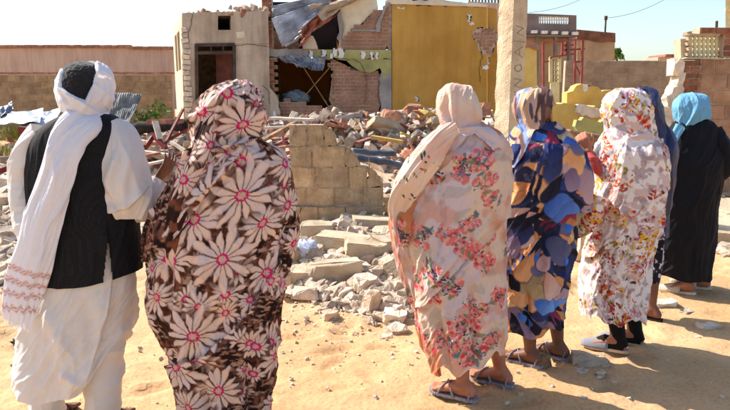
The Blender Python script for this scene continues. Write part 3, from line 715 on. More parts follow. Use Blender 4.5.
rpoly('screen_sill', [(688, 57.2), (724, 57.6), (724, 59.6), (683, 59)], .24, M['concrete'], -.02)
rpoly('screen_lintel', [(694, 33.6), (720, 34.2), (720, 36), (690, 35.6), (689, 33.5)], .2, M['concrete'], -.0)
rpoly('pilaster', [(680.5, 39), (688, 38.5), (688.5, 59), (681, 59)], .2, M['concrete'], .12)
for k in range(7):
    x = 690.5 + k * 4.3
    for (y0, y1) in ((36, 46.5), (46.5, 57.3)):
        h_ = y1 - y0; ys_ = [y0 + h_ * t for t in (0, .12, .2, .35, .5, .65, .8, .88, 1)]
        q = MB(); q.tube([at(x, y, YR + .1) for y in ys_], [.03, .03, .018, .026, .033, .026, .018, .03, .03], 10); q.build('baluster', M['cream'], rw, True)
for k in range(5):
    rpoly('dogtooth', [(687 + (k % 2), 32 + k * 5.2), (692, 31 + k * 5.2), (692, 34 + k * 5.2), (688 + (k % 2), 35 + k * 5.2)], .12, M['concrete'], .03, (0, 2))
# remains of render clinging to the left of the pier
REMN = [(675.5, 67, .14, .24, .0), (677.5, 79, .09, .18, .2), (674.5, 90, .15, .20, .3), (669, 101, .17, .20, -.2), (677, 103, .13, .2, .1), (665, 115, .26, .24, .1), (676, 119, .16, .26, -.1), (661, 131, .28, .26, .15), (673, 136, .24, .3, 0), (662, 148, .32, .26, 0)]
# small far tree
tr = empty('tree', at(617, 60, 44)); tag(tr, 'tiny far green tree peeping up right of the flat roofed building', 'tree')
tb_ = at(617, 62, 44); q = MB(); q.tube([tb_ + Vector((0, 0, -2.5)), tb_, at(616.6, 50, 44)], [.12, .08, .03], 6); q.build('trunk', M['pole'], tr)
q = MB()
for i in range(420):
    a_ = rnd.uniform(0, 6.28); zz = rnd.random(); rr = rnd.random() ** .5 * (.55 - .3 * zz); c = at(616.8, 59.5 - 11 * zz, 44) + Vector((math.cos(a_) * rr, math.sin(a_) * rr, 0))
    v = Vector((rnd.uniform(-1, 1), rnd.uniform(-1, 1), rnd.uniform(-1, 1))).normalized() * .11; u_ = v.cross(Vector((rnd.uniform(-1, 1), rnd.uniform(-1, 1), rnd.uniform(-1, 1)))).normalized() * .05
    q.add([c - v, c + u_, c + v, c - u_], [(0, 1, 2, 3)])
q.build('crown', M['leaf'], tr)
# ------------------------------------------------------------------ broken block wall stub in the middle
YS = 7.35
sw = empty('broken_block_wall', (at(335, 200, YS).x, YS, 0)); tag(sw, 'broken stub of tan block wall with a stepped right side, standing amid the rubble', 'wall')
outl = [(292, 124), (306, 125), (323, 125), (333, 132), (338, 145), (349, 151), (361, 165), (374, 171), (382, 182), (383, 205), (383, 230), (291, 230)]
wp = [(at(x, y, YS).x, at(x, y, YS).z) for x, y in outl]
zrow = [at(330, y, YS).z for y in (226, 206, 188, 167, 146.5, 125)]
rows = [[(291, 318), (318, 345), (345, 383)], [(291, 306), (306, 334), (334, 362), (362, 383)], [(291, 315), (315, 349), (349, 367), (367, 381)],
        [(291, 312), (312, 345), (345, 361)], [(290.5, 308), (308, 323.5), (323.5, 336)]]
rows = [rows[0], rows[1], rows[2], rows[3], rows[4]]
core = MB(); r_ = random.Random(4)
for k, row in enumerate(rows):
    z0, z1 = zrow[k], zrow[k + 1]; proud = .05 if k == 0 else 0
    for (pa, pb_) in row:
        xa_, xb_ = at(pa, 180, YS).x, at(pb_, 180, YS).x
        pts = []
        n = 7
        tl = Vector((xa_ + .006, 0, z1 - .006)); trr = Vector((xb_ - .006, 0, z1 - .006)); brr = Vector((xb_ - .006, 0, z0 + .006)); bll = Vector((xa_ + .006, 0, z0 + .006))
        poly = [bll, brr, trr, tl]
        if (pa, pb_) == (323.5, 336): poly = [bll, brr + Vector((.02, 0, 0)), Vector((xb_ - .03, 0, (z0 + z1) / 2 + .02)), Vector((xa_ + .05, 0, z1 - .03)), tl]
        if (pa, pb_) == (345, 361): poly = [bll, brr, Vector((xb_ - .06, 0, z1 - .13)), Vector((xa_ + .05, 0, z1 - .03)), tl]
        if (pa, pb_) == (367, 381): poly = [bll, brr + Vector((.02, 0, 0)), Vector((xb_ - .03, 0, z1 - .10)), Vector((xa_ + .04, 0, z1 - .02)), tl]
        if (pa, pb_) == (290.5, 308): poly = [bll, brr, trr, Vector((xa_ + .05, 0, z1 - .01)), Vector((xa_ + .07, 0, z1 - .10)), Vector((xa_, 0, z1 - .15))]
        P = []
        for i, p in enumerate(poly):
            q_ = poly[(i + 1) % len(poly)]; ns = 5
            for j in range(ns):
                w_ = p.lerp(q_, j / ns); e = .007 if len(poly) == 4 else .022
                P.append(Vector((w_.x + r_.uniform(-e, e), YS - proud + r_.uniform(0, .004), w_.z + r_.uniform(-e, e))))
        o = prism('block', P, .2 + proud * 2, M['block'], sw); bevel(o.data, .007)
        core.box(((xa_ + xb_) / 2 - (.03 if pb_ in (336, 361, 381) else 0), YS + .1, (z0 + z1) / 2 - (.04 if pb_ in (336, 361, 381) else 0)), (xb_ - xa_ - (.10 if pb_ in (336, 361, 381) else -.002), .186, z1 - z0 - (.10 if pb_ in (336, 361, 381) else -.002)))
core.build('mortar', M['mortar'], sw)
# a return leg running back so that it stands as a corner
blockwall_y = MB()
for k in range(4):
    for j in range(2):
        z = (zrow[k] + zrow[k + 1]) / 2; o = link('block', brickmesh(.38, .19, .235, M['block'], (k + j) % 4), sw); o.rotation_euler = (0, 0, R(90))
        o.location = Vector(o.location) + Vector((at(292, 180, YS).x + .1, YS + .42 + j * .40 - (k % 2) * .0, z))

# ------------------------------------------------------------------ rubble
KIN = {
    'broken_stone': (M['rubb'], 'grey dusty stone lying loose in the rubble', 'stone', 'loose grey stones in the rubble'),
    'broken_brick': (M['rubbrick'], 'reddish broken brick lying in the rubble heap', 'brick', 'broken bricks in the rubble'),
    'render_chunk': (M['rubwhite'], 'pale chunk of fallen render in the rubble heap', 'rubble', 'pale render chunks in the rubble'),
}
VAR = {}
for k, (m, *_r) in KIN.items():
    L_ = []
    for i in range(14):
        if k == 'broken_brick': L_.append(chunk(100 + i, 1.0, .55, .42, 12, m, k))
        elif k == 'render_chunk': L_.append(chunk(200 + i, 1.1, .8, .32, 11, m, k))
        else: L_.append(chunk(300 + i, 1.0, .8, .65, 16, m, k))
    VAR[k] = L_
CNT = {k: 0 for k in KIN}; EXTRA = {k: MB() for k in KIN}
def drop(kind, p, s, tilt=.5, sink=.25):
    me = rnd.choice(VAR[kind]); rot = (rnd.uniform(-tilt, tilt), rnd.uniform(-tilt, tilt), rnd.uniform(0, 6.28))
    z = hz(p[0], p[1]) + s * (.25 - sink * .5)
    if CNT[kind] < 300:
        CNT[kind] += 1; o = link(kind, me); o.location = (p[0], p[1], z); o.rotation_euler = rot; o.scale = (s,) * 3
        tag(o, KIN[kind][1], KIN[kind][2], KIN[kind][3])
    else:
        from mathutils import Euler
        Mx = Matrix.Translation((p[0], p[1], z)) @ Euler(rot).to_matrix().to_4x4() @ Matrix.Scale(s, 4)
        EXTRA[kind].add([Mx @ v.co for v in me.vertices], [tuple(pl_.vertices) for pl_ in me.polygons])
def region(poly, n, kinds, s0, s1, tilt=.5, stack=0.0):
    xs_ = [p[0] for p in poly]; ys_ = [p[1] for p in poly]; k = 0; out = []
    while k < n:
        x, y = rnd.uniform(min(xs_), max(xs_)), rnd.uniform(min(ys_), max(ys_))
        if not inside(x, y, poly): continue
        k += 1; g_ = ground(x, y)
        out.append((g_, rnd.choices([a for a, b in kinds], [b for a, b in kinds])[0], s0 + (s1 - s0) * rnd.random() ** 2.2))
    return out
J = []
# nearest first, so that the separate objects are the ones that show largest
J += region([(284, 262), (300, 240), (400, 225), (425, 262), (415, 300), (392, 325), (352, 312), (300, 300), (280, 285)], 210, [('broken_stone', 6), ('render_chunk', 2)], .05, .19)
J += region([(290, 290), (420, 290), (400, 335), (340, 328)], 26, [('broken_stone', 1)], .05, .11)
J += region([(0, 165), (26, 165), (24, 225), (16, 262), (0, 290)], 120, [('broken_stone', 3), ('render_chunk', 2)], .06, .25)
J += region([(708, 190), (730, 190), (730, 262), (712, 250)], 60, [('broken_stone', 3), ('render_chunk', 3), ('broken_brick', 1)], .06, .24)
J += region([(130, 165), (170, 165), (175, 215), (140, 235)], 70, [('broken_stone', 3), ('render_chunk', 2)], .06, .2)
J += region([(383, 165), (440, 150), (440, 240), (385, 225)], 90, [('broken_brick', 3), ('broken_stone', 3)], .07, .2)
J += region([(575, 130), (605, 130), (605, 260), (570, 260)], 90, [('broken_stone', 3), ('render_chunk', 2)], .06, .22)
J += region([(325, 112), (500, 112), (500, 165), (382, 172), (345, 140)], 560, [('broken_brick', 4), ('render_chunk', 3), ('broken_stone', 3)], .09, .42, .9)
J += region([(120, 122), (300, 116), (300, 185), (120, 185)], 420, [('broken_brick', 3), ('render_chunk', 4), ('broken_stone', 2)], .09, .42, .9)
J += region([(540, 112), (700, 118), (700, 150), (540, 150)], 170, [('broken_brick', 5), ('render_chunk', 3), ('broken_stone', 2)], .08, .3, .9)
J += region([(0, 140), (130, 140), (130, 172), (0, 172)], 130, [('broken_stone', 3), ('render_chunk', 2), ('broken_brick', 1)], .07, .3, .7)
J += region([(0, 150), (300, 150), (295, 215), (0, 215)], 330, [('broken_stone', 3), ('render_chunk', 3), ('broken_brick', 1)], .06, .34, .6)
J += region([(500, 125), (725, 140), (725, 185), (560, 200), (500, 170)], 260, [('broken_stone', 3), ('render_chunk', 3), ('broken_brick', 2)], .06, .3, .6)
J += region([(325, 108), (520, 108), (510, 135), (325, 135)], 260, [('broken_brick', 4), ('render_chunk', 4), ('broken_stone', 2)], .10, .40, .9)
J += region([(382, 160), (500, 160), (500, 220), (382, 220)], 110, [('broken_brick', 3), ('render_chunk', 2), ('broken_stone', 3)], .06, .22, .9)
J += region([(284, 250), (300, 230), (400, 215), (428, 250), (420, 290), (395, 318), (352, 305), (300, 290)], 330, [('broken_stone', 5), ('render_chunk', 3)], .05, .19)
J += region([(286, 222), (400, 212), (420, 250), (400, 290), (286, 300)], 200, [('broken_stone', 4), ('render_chunk', 4)], .08, .24, .8)
J += region([(284, 270), (425, 250), (425, 318), (392, 330), (350, 318), (296, 300)], 300, [('broken_stone', 5), ('render_chunk', 3)], .03, .12)
J += region([(0, 165), (30, 165), (28, 225), (18, 280), (0, 290)], 120, [('broken_stone', 3), ('render_chunk', 2)], .04, .2)
J.sort(key=lambda t: -t[2] / (t[0].y + .1))
for g_, kd, s in J:
    if abs(g_.x - (-.35)) < .62 and YS - .05 < g_.y < YS + .3: continue
    drop(kd, g_, s, .6)
# second layer lying on the heaps
for i in range(2200):
    px, py = rnd.uniform(120, 700), rnd.uniform(112, 150); g_ = ground(px, py)
    if not (9.3 < g_.y < 13.9) or 0.03 > sum(math.exp(-((g_.x - c[0]) / c[2]) ** 2 - ((g_.y - c[1]) / c[3]) ** 2) for c in HEAPS) - .25: continue
    drop(rnd.choice(list(KIN)), g_, rnd.uniform(.07, .30), 1.2, -.5 * rnd.random())
for k, e in EXTRA.items():
    if e.v:
        o = e.build('rubble', KIN[k][0]); tag(o, {'broken_stone': 'mass of small grey stones over the rubble heaps', 'broken_brick': 'mass of small broken red bricks over the rubble heaps', 'render_chunk': 'mass of small pale render chips over the rubble heaps'}[k], 'rubble', kind='stuff')
# pebbles and grit on the sand: one mass
q = MB(); pm = [chunk(500 + i, 1, .8, .6, 8) for i in range(6)]
for i in range(2800):
    u_ = rnd.random()
    if u_ < .45: px, py = rnd.gauss(345, 45), rnd.gauss(285, 32)
    elif u_ < .6: px, py = rnd.uniform(0, 30), rnd.uniform(170, 300)
    elif u_ < .8: px, py = rnd.uniform(0, 730), rnd.uniform(170, 408)
    else: px, py = rnd.uniform(0, 730), rnd.uniform(150, 230)
    if not (0 < py < 409): continue
    g_ = ground(px, py); s = (.005 + .024 * rnd.random() ** 2) * (1 + .12 * g_.y); me_ = pm[i % 6]; rz_ = Matrix.Rotation(rnd.uniform(0, 6), 3, 'Z')
    q.add([g_ + (rz_ @ v.co) * s + Vector((0, 0, s * .15)) for v in me_.vertices], [tuple(p.vertices) for p in me_.polygons])
o = q.build('gravel', M['rubwhite']); tag(o, 'small grit and pebbles strewn over the sand', 'gravel', kind='stuff')

# ------------------------------------------------------------------ hand placed blocks and slabs
def rough_block(name, size, m, seed, chip=.02):
    """a broken building block: box cut on a grid, corners knocked off"""
    bm = bmesh.new(); bmesh.ops.create_cube(bm, size=1); r = random.Random(seed)
    for v in bm.verts: v.co = Vector((v.co.x * size[0], v.co.y * size[1], v.co.z * size[2]))
    for i in range(r.randint(4, 8)):
        c = Vector((r.choice((-1, 1)) * size[0] / 2, r.choice((-1, 1)) * size[1] / 2, r.choice((-1, 1, 1)) * size[2] / 2))
        n = Vector((c.x / size[0] * r.uniform(.3, 1.2), c.y / size[1] * r.uniform(.3, 1.2), c.z / size[2] * r.uniform(.3, 1))).normalized()
        co = c - n * r.uniform(.10, .34) * min(size)
        rr = bmesh.ops.bisect_plane(bm, geom=bm.verts[:] + bm.edges[:] + bm.faces[:], plane_co=co, plane_no=n, clear_outer=True)
        ed = [e for e in rr['geom_cut'] if isinstance(e, bmesh.types.BMEdge)]
        bmesh.ops.contextual_create(bm, geom=ed)
    bmesh.ops.bevel(bm, geom=bm.edges[:], offset=min(size) * .05, segments=1, affect='EDGES')
    bmesh.ops.triangulate(bm, faces=bm.faces[:])
    bmesh.ops.subdivide_edges(bm, edges=[e for e in bm.edges if e.calc_length() > .09], cuts=1)
    for v in bm.verts: v.co += Vector((r.uniform(-1, 1), r.uniform(-1, 1), r.uniform(-1, 1))) * chip * .5
    bmesh.ops.recalc_face_normals(bm, faces=bm.faces)
    me = bpy.data.meshes.new(name); bm.to_mesh(me); bm.free(); me.materials.append(m); return me
def place(name, label, cat, px, py, size, rz_, m, seed, tilt=(0, 0), lift=0.0, group=None):
    """px,py: the middle of its foot on the ground"""
    g_ = ground(px, py); me_ = rough_block(name, size, m, seed); o = link(name, me_); r9 = random.Random(seed * 7); rz_ += r9.uniform(-.28, .28); tilt = (tilt[0] + r9.uniform(-.09, .09), tilt[1] + r9.uniform(-.09, .09))
    o.location = (g_.x, g_.y, g_.z + size[2] / 2 - .02 + lift); o.rotation_euler = (tilt[0], tilt[1], rz_); tag(o, label, cat, group); return o
C_ = M['concrete']; B_ = M['block']
for i, (x, y, w_, h_, a_) in enumerate(REMN):
    p = at(x, y, YR + .05); me_ = rough_block('render_remnant', (w_, .24, h_), M['rubwhite'], 200 + i); o = link('render_remnant', me_, rw); o.location = Vector(o.location) + p; o.rotation_euler = (0, a_, 0)
place('concrete_slab', 'large flat concrete slab lying right of the block wall stub', 'slab', 379, 228, (.60, .62, .13), .12, C_, 1, (-.05, .03))
place('concrete_slab', 'thin upper slab leaning against the right side of the largest slab', 'slab', 391, 238, (.40, .4, .10), -.1, C_, 2, (.05, -.06))
place('broken_block', 'squarish pale block left of centre, nearest under the block wall stub', 'block', 318, 236, (.34, .26, .16), .2, C_, 3)
place('broken_block', 'long pale block lying flat in front of the block wall stub', 'block', 345, 247, (.52, .3, .13), -.05, C_, 4, (.04, .02))
place('broken_block', 'medium pale block wedged between the long block and the slab', 'block', 366, 256, (.38, .26, .14), .06, C_, 5, (-.05, .05))
place('broken_block', 'biggest squared tan block at the front of the pile, broken left corner', 'block', 333, 283, (.46, .26, .20), .10, C_, 6, (.03, -.02))
place('broken_block', 'rounded pale block lying left of the biggest squared block', 'block', 299, 284, (.26, .22, .15), .5, C_, 7, (.1, .15))
place('broken_block', 'brown tinted block at the left end of the pile beside the flowered robe', 'block', 289, 262, (.20, .22, .17), .3, B_, 8)
place('broken_block', 'small block with tilted top between the slab and the pink veil', 'block', 385, 252, (.26, .2, .15), .8, C_, 9, (.2, .1))
place('broken_block', 'upright pale chunk at the front right of the pile', 'block', 371, 312, (.10, .09, .17), .6, M['rubb'], 10, (.1, .2))
place('broken_block', 'round topped pale stone in the middle of the small rubble', 'stone', 366, 291, (.17, .15, .14), .2, M['rubwhite'], 11, (.2, .1))
place('broken_block', 'pale stone nearest the camera at the foot of the pile', 'stone', 397, 332, (.12, .10, .06), .4, M['rubwhite'], 12, (.1, 0))
place('broken_block', 'blunt pale stone beside the hem of the pink flowered robe', 'stone', 395, 322, (.15, .13, .09), .1, M['rubwhite'], 13, (.1, 0.1))
place('broken_block', 'flat pale stone left of the nearest stone at the pile foot', 'stone', 386, 337, (.09, .06, .03), .1, M['rubb'], 14)
place('broken_block', 'lone small stone left of the pile foot on open sand', 'stone', 330, 319, (.11, .09, .07), .3, M['rubb'], 15)
place('broken_block', 'grey block half hidden behind the pink veil in the pile', 'block', 400, 275, (.24, .2, .16), 1.0, C_, 16, (.15, .1))
place('broken_block', 'worn boulder-like block of the wall foot, right of the stub', 'block', 384, 212, (.26, .24, .22), .6, B_, 17, (.1, .1))
place('concrete_kerb', 'long low concrete edge at the far right behind the black robe', 'slab', 724, 238, (.5, .9, .16), -.5, C_, 18)
place('concrete_slab', 'cracked pale slab at the right edge beyond the black robe', 'slab', 728, 214, (.6, .5, .12), .4, C_, 19, (.1, -.1))
place('broken_block', 'cream upright block stump between the patterned and floral robes', 'block', 580, 258, (.3, .3, .5), .3, M['rubwhite'], 20, (0, .05))
place('broken_block', 'dark angular stone by the grey slippers', 'stone', 589, 364, (.20, .11, .07), -.1, M['rubb'], 21, (0, .06))
place('broken_block', 'smaller pale stone touching the dark angular stone', 'stone', 604, 366, (.07, .06, .04), .3, M['rubb'], 22)
place('broken_block', 'round pebble in the shadow, left one below the dark stone', 'stone', 581, 374, (.06, .05, .03), .3, M['rubwhite'], 23)
place('broken_block', 'round pebble in the shadow, right one below the dark stone', 'stone', 601, 375, (.06, .05, .03), .9, M['rubwhite'], 24)
place('broken_block', 'brown stone between the sandalled feet under the leaf patterned robe', 'stone', 540, 366, (.10, .09, .09), .5, M['wood'], 25)
place('broken_block', 'pale stone on shaded sand at the right edge', 'stone', 708, 328, (.13, .09, .04), .2, M['rubwhite'], 26)
place('broken_block', 'pale flat stone left of the white shoes', 'stone', 664, 305, (.16, .1, .05), .1, M['rubwhite'], 27)
place('broken_block', 'small pale stone in front of the white shoes', 'stone', 686, 312, (.10, .06, .03), .6, M['rubb'], 28)
bg_ = lump('plastic_sack', ground(304, 258) + Vector((0, 0, .06)), (.17, .13, .12), M['cloth_pale'], 6, None, 22, .3); tag(bg_, 'crumpled bluish white sack among the blocks left of the pile', 'sack')
o = lump('dark_cloth', ground(19, 345) + Vector((0, 0, .012)), (.05, .035, .03), M['darkwood'], 9, None, 12, .5); tag(o, 'small crumpled dark rag lying on the sand at the left edge', 'rag')
# long shapes lying over the rubble
def beam(name, label, cat, a_, b_, w_, h_, m, rot=None):
    A_, B2_ = at(*a_), at(*b_); q = MB(); q.bar(A_, B2_, w_, h_); me_ = q.mesh(name, m); o = link(name, me_); tag(o, label, cat); origin_to(o, (A_ + B2_) / 2); return o
def log(name, label, cat, pts, rad, m, n=9):
    P = [at(*p) for p in pts]; q = MB(); PP = []; RR = []
    for i in range(len(P) - 1):
        for k in range(6):
            t = k / 6; PP.append(P[i].lerp(P[i + 1], t) + Vector((rnd.uniform(-1, 1), rnd.uniform(-1, 1), rnd.uniform(-1, 1))) * rad * .15); RR.append(rad * rnd.uniform(.85, 1.1))
    PP.append(P[-1]); RR.append(rad * .7); q.tube(PP, RR, n); o = q.build(name, m, None, True); tag(o, label, cat); return o
RD, RP, WW, WD = M['red'], M['redpale'], M['whitewood'], M['wood']
log('log', 'thick charred log lying behind the red steel pieces', 'log', [(122, 131, 10.6), (150, 127, 10.6), (190, 124, 10.4), (205, 122, 10.6)], .10, M['darkwood'])
for a in [
    ('steel_profile', 'dark red steel bar rising to the right end of the V shape', 'steel bar', (137, 160, 9), (154, 135, 9.2), .05, .06, RD),
    ('steel_profile', 'dark red steel bar forming the right arm of the V shape', 'steel bar', (152, 134, 9.2), (166, 148, 9.0), .05, .06, RD),
    ('steel_profile', 'thin red rod sticking up highest by the flowered veil', 'steel bar', (165, 144, 9.1), (183, 109, 9.6), .035, .035, RD),
    ('steel_profile', 'broad dark red plate leaning by the veil of the nearest woman', 'steel plate', (168, 140, 9.3), (197, 125, 9.3), .16, .03, RD),
    ('steel_profile', 'long faded pink bar lying level across the heap', 'steel bar', (128, 142, 9.6), (160, 144, 9.4), .06, .05, RP),
    ('steel_profile', 'faded red channel lying along the top of the heap', 'steel bar', (148, 122, 10.1), (182, 121, 9.9), .08, .07, RP),
    ('wooden_board', 'short pale board standing nearly upright in the heap', 'board', (155, 121, 9.2), (160, 139, 9.1), .09, .02, WW),
    ('wooden_board', 'narrow white batten sloping down beside the raised hand', 'board', (171, 142, 8.8), (190, 154, 8.6), .05, .04, WW),
    ('wooden_board', 'pale plank lying level below the white batten', 'board', (140, 151, 8.8), (168, 155, 8.6), .10, .03, WW),
    ('wooden_board', 'pinkish plank low in the heap near the white sleeve', 'board', (132, 158, 8.4), (160, 153, 8.6), .10, .03, RP),
    ('wooden_board', 'chalky board half buried beneath the V shape', 'board', (140, 166, 8.2), (168, 160, 8.3), .14, .03, WW),
    ('steel_profile', 'long dark red beam lying low between the sleeve and flowered robe', 'steel bar', (128, 182, 7.2), (182, 193, 7.1), .07, .07, RD),
    ('steel_profile', 'dark red beam end reaching in from the left edge', 'steel bar', (-20, 178, 8.0), (22, 163, 8.3), .06, .07, RD),
    ('steel_profile', 'dark red box profile behind the left shoulder of the man', 'steel bar', (20, 130, 11.0), (36, 131, 11.0), .14, .12, RD),
    ('wooden_board', 'brown plank slanting up to the right behind the block wall stub', 'board', (262, 141, 8.7), (296, 122, 9.1), .09, .04, WD),
    ('wooden_board', 'pale plank lying flat left of the block wall stub', 'board', (264, 128, 9.6), (300, 126, 9.4), .22, .03, WW),
    ('wooden_board', 'broad chalky board above the block wall stub', 'board', (272, 118, 10.6), (312, 120, 10.4), .3, .04, WW),
    ('steel_profile', 'short red bar against the left side of the block wall stub', 'steel bar', (268, 158, 8.0), (292, 152, 8.0), .05, .05, RP),
    ('wooden_board', 'pinkish board low left of the block wall stub', 'board', (262, 150, 8.2), (290, 146, 8.3), .12, .03, RP),
    ('wooden_board', 'yellowish plank lying in brick rubble by the two pipes', 'board', (372, 137, 9.6), (402, 142, 9.4), .12, .05, M['rubyel']),
]: beam(*a)
log('pipe', 'upper of two blue grey pipes lying in the brick rubble', 'pipe', [(351, 150.5, 9.0), (372, 153, 9.0), (396, 154, 9.0)], .042, M['pipe'], 12)
log('pipe', 'lower and longer blue grey pipe beside the pink veil', 'pipe', [(353, 157, 8.7), (385, 162, 8.7), (418, 169, 8.7)], .05, M['pipe'], 12)
log('log', 'orange brown log lying by the hand of the floral robed woman', 'log', [(566, 133, 8.6), (588, 137, 8.6), (612, 139, 8.6)], .06, M['wood'])
for i, (px, py, sz, rz_, mk, lb_) in enumerate([
    (392, 128, (.42, .3, .3), .4, 'rubbrick', 'big red brick lump left of the pale pink veil'),
    (412, 121, (.34, .3, .3), .7, 'rubbrick', 'tall red masonry lump crowning the heap left of the veil'),
    (425, 125, (.28, .25, .28), .2, 'rubyel', 'yellow faced masonry lump next to the pale pink veil'),
    (376, 124, (.22, .2, .2), .1, 'rubwhite', 'white cube-like chunk on top of the brick heap'),
    (432, 112, (.6, .4, .12), .1, 'rubwhite', 'wide chalky slab at the foot of the ochre wall'),
    (350, 124, (.5, .3, .2), -.3, 'greyblue', 'bluish grey render sheet crumpled above the wall stub'),
    (408, 143, (.4, .3, .14), .2, 'rubyel', 'yellow edged slab lying above the raised hand'),
    (484, 122, (.2, .2, .36), .3, 'rubbrick', 'upright red brick lump left of the concrete pillar'),
    (462, 112, (.4, .3, .18), .3, 'greyblue', 'grey lump of render at the right foot of the ochre wall'),
    (375, 112, (.5, .3, .25), .3, 'greyblue', 'bluish grey heap of render at the corner of brick and ochre walls'),
    (330, 118, (.7, .4, .08), .1, 'rubwhite', 'long flat white slab along the foot of the exposed brick'),
    (277, 138, (.4, .3, .2), .3, 'rubbrick', 'brown brick lump beside the slanting plank'),
    (12, 206, (.30, .24, .16), .3, 'rubb', 'large grey stone left of the man at elbow height'),
    (6, 240, (.22, .2, .14), .8, 'rubb', 'large grey stone left of the man at hip height'),
    (10, 190, (.3, .2, .15), .1, 'rubwhite', 'pale flat stone left of the man below the red beam'),
    (28, 160, (.5, .3, .2), .1, 'rubb', 'weathered grey slab behind the left shoulder of the man'),
]):
    o = place('masonry_lump', lb_, 'rubble', px, py, sz, rz_, M[mk], 60 + i, (rnd.uniform(-.3, .3), rnd.uniform(-.3, .3)))
# fallen roofing sheets at the left, leaning sheet behind the man
for i, (p4, mm_, lb_) in enumerate([
    ([at(-14, 112, 15.2), at(44, 111, 15.2), at(40, 124, 13.2), at(-20, 125, 13.2)], 'metal', 'bright crumpled roofing sheet lying leftmost before the tan wall'),
    ([at(26, 118, 14.4), at(66, 107, 15.2), at(56, 122, 13.6), at(20, 128, 13.2)], 'metal', 'silver corrugated sheet with raised corner beside the man\'s shoulder'),
    ([at(-6, 110, 14.6), at(12, 101, 15), at(14, 108, 14.6), at(0, 117, 14.2)], 'metald', 'blue grey bent sheet standing up at the left edge'),
    ([at(103, 92, 12.4), at(142, 95, 12.6), at(128, 128, 11.8), at(100, 128, 11.8)], 'sheetdull', 'rusty crumpled corrugated sheet propped up right of the man\'s turban'),
]):
    o = sheet('roofing_sheet', p4, 90, 16, M[mm_], None, (.008, .006, .01, .006)[i], (13, 13, 13, 17)[i], .003, .045, 30 + i, 0 if i == 3 else 1); tag(o, lb_, 'metal sheet')
for i in range(26):
    px, py = (rnd.uniform(330, 500), rnd.uniform(113, 150)) if i % 2 else (rnd.uniform(120, 300), rnd.uniform(118, 175)); g_ = ground(px, py)
    if not (8.6 < g_.y < 13.5): continue
    mk = rnd.choice(['concrete', 'rubwhite', 'concrete', 'rubbrick']); o = link('fallen_masonry', rough_block('fallen_masonry', (rnd.uniform(.35, .8), rnd.uniform(.3, .5), rnd.uniform(.08, .16)), M[mk], 400 + i))
    o.location = g_ + Vector((0, 0, .10)); o.rotation_euler = (rnd.gauss(0, .3), rnd.gauss(0, .3), rnd.uniform(0, 6)); tag(o, 'broken slab of fallen wall tilted among the rubble', 'slab', 'broken wall slabs in the rubble', 'thing')
# splintered boards and bent bars thrown over the heaps
for i in range(120):
    if i % 2: px, py = rnd.uniform(118, 300), rnd.uniform(116, 178)
    else: px, py = rnd.uniform(325, 700), rnd.uniform(114, 152)
    g_ = ground(px, py)
    if not (7.6 < g_.y < 13.6) or abs(g_.x + .35) < .7 and g_.y < 7.9: continue
    L_ = rnd.uniform(.25, 1.0); a_ = rnd.uniform(0, 6.28); el = rnd.gauss(0, .28); d = Vector((math.cos(a_) * math.cos(el), math.sin(a_) * math.cos(el), math.sin(el))) * L_ / 2
    c_ = g_ + Vector((0, 0, .06 + abs(d.z) * .6 + rnd.uniform(0, .1))); q = MB(); kind = rnd.random()
    w_, h_ = (rnd.uniform(.05, .12), .022) if kind < .65 else (.035, .03)
    q.bar(c_ - d, c_ + d, w_, h_); m_ = rnd.choice([WW, WD, RP, WD, RP, WW]) if kind < .65 else rnd.choice([RD, RD, M['metald']])
    o = q.build('splintered_board' if kind < .65 else 'bent_bar', m_); origin_to(o, c_)
    if kind < .65: tag(o, 'splintered board lying across the rubble heap', 'board', 'splintered boards in the rubble')
    else: tag(o, 'short rusty bar sticking out of the rubble heap', 'steel bar', 'rusty bars in the rubble')
# plants
def tuft(name, label, cat, px, py, n, h_, spread, m, lw=.02, kind=None):
    g_ = ground(px, py); q = MB()
    for i in range(n):
        a_ = rnd.uniform(0, 6.28); rr = spread * rnd.random() ** .6; c = g_ + Vector((math.cos(a_) * rr, math.sin(a_) * rr * .6, 0)); c.z = hz(c.x, c.y)
        l = h_ * rnd.uniform(.5, 1.1); ln = Vector((rnd.uniform(-.5, .5), rnd.uniform(-.5, .5), 1)).normalized(); t_ = c + ln * l; mid = c.lerp(t_, .55) + Vector((0, 0, l * .08)); s_ = Vector((math.cos(a_ + 1), math.sin(a_ + 1), 0)) * lw * rnd.uniform(.5, 1)
        q.add([c - s_ * .5, c + s_ * .5, mid + s_, mid - s_], [(0, 1, 2, 3)]); q.add([mid - s_, mid + s_, t_], [(0, 1, 2)])
    return q.build(name, m)
o = tuft('weeds', '', '', 10, 140, 700, .42, 1.0, M['dry'], .012); tag(o, 'patch of dry yellow green weeds at the left edge below the sheets', 'weeds', kind='stuff')
o = tuft('weeds', '', '', 1, 156, 260, .25, .5, M['dry'], .010); tag(o, 'thin straggling weeds nearer the left edge', 'weeds', kind='stuff')
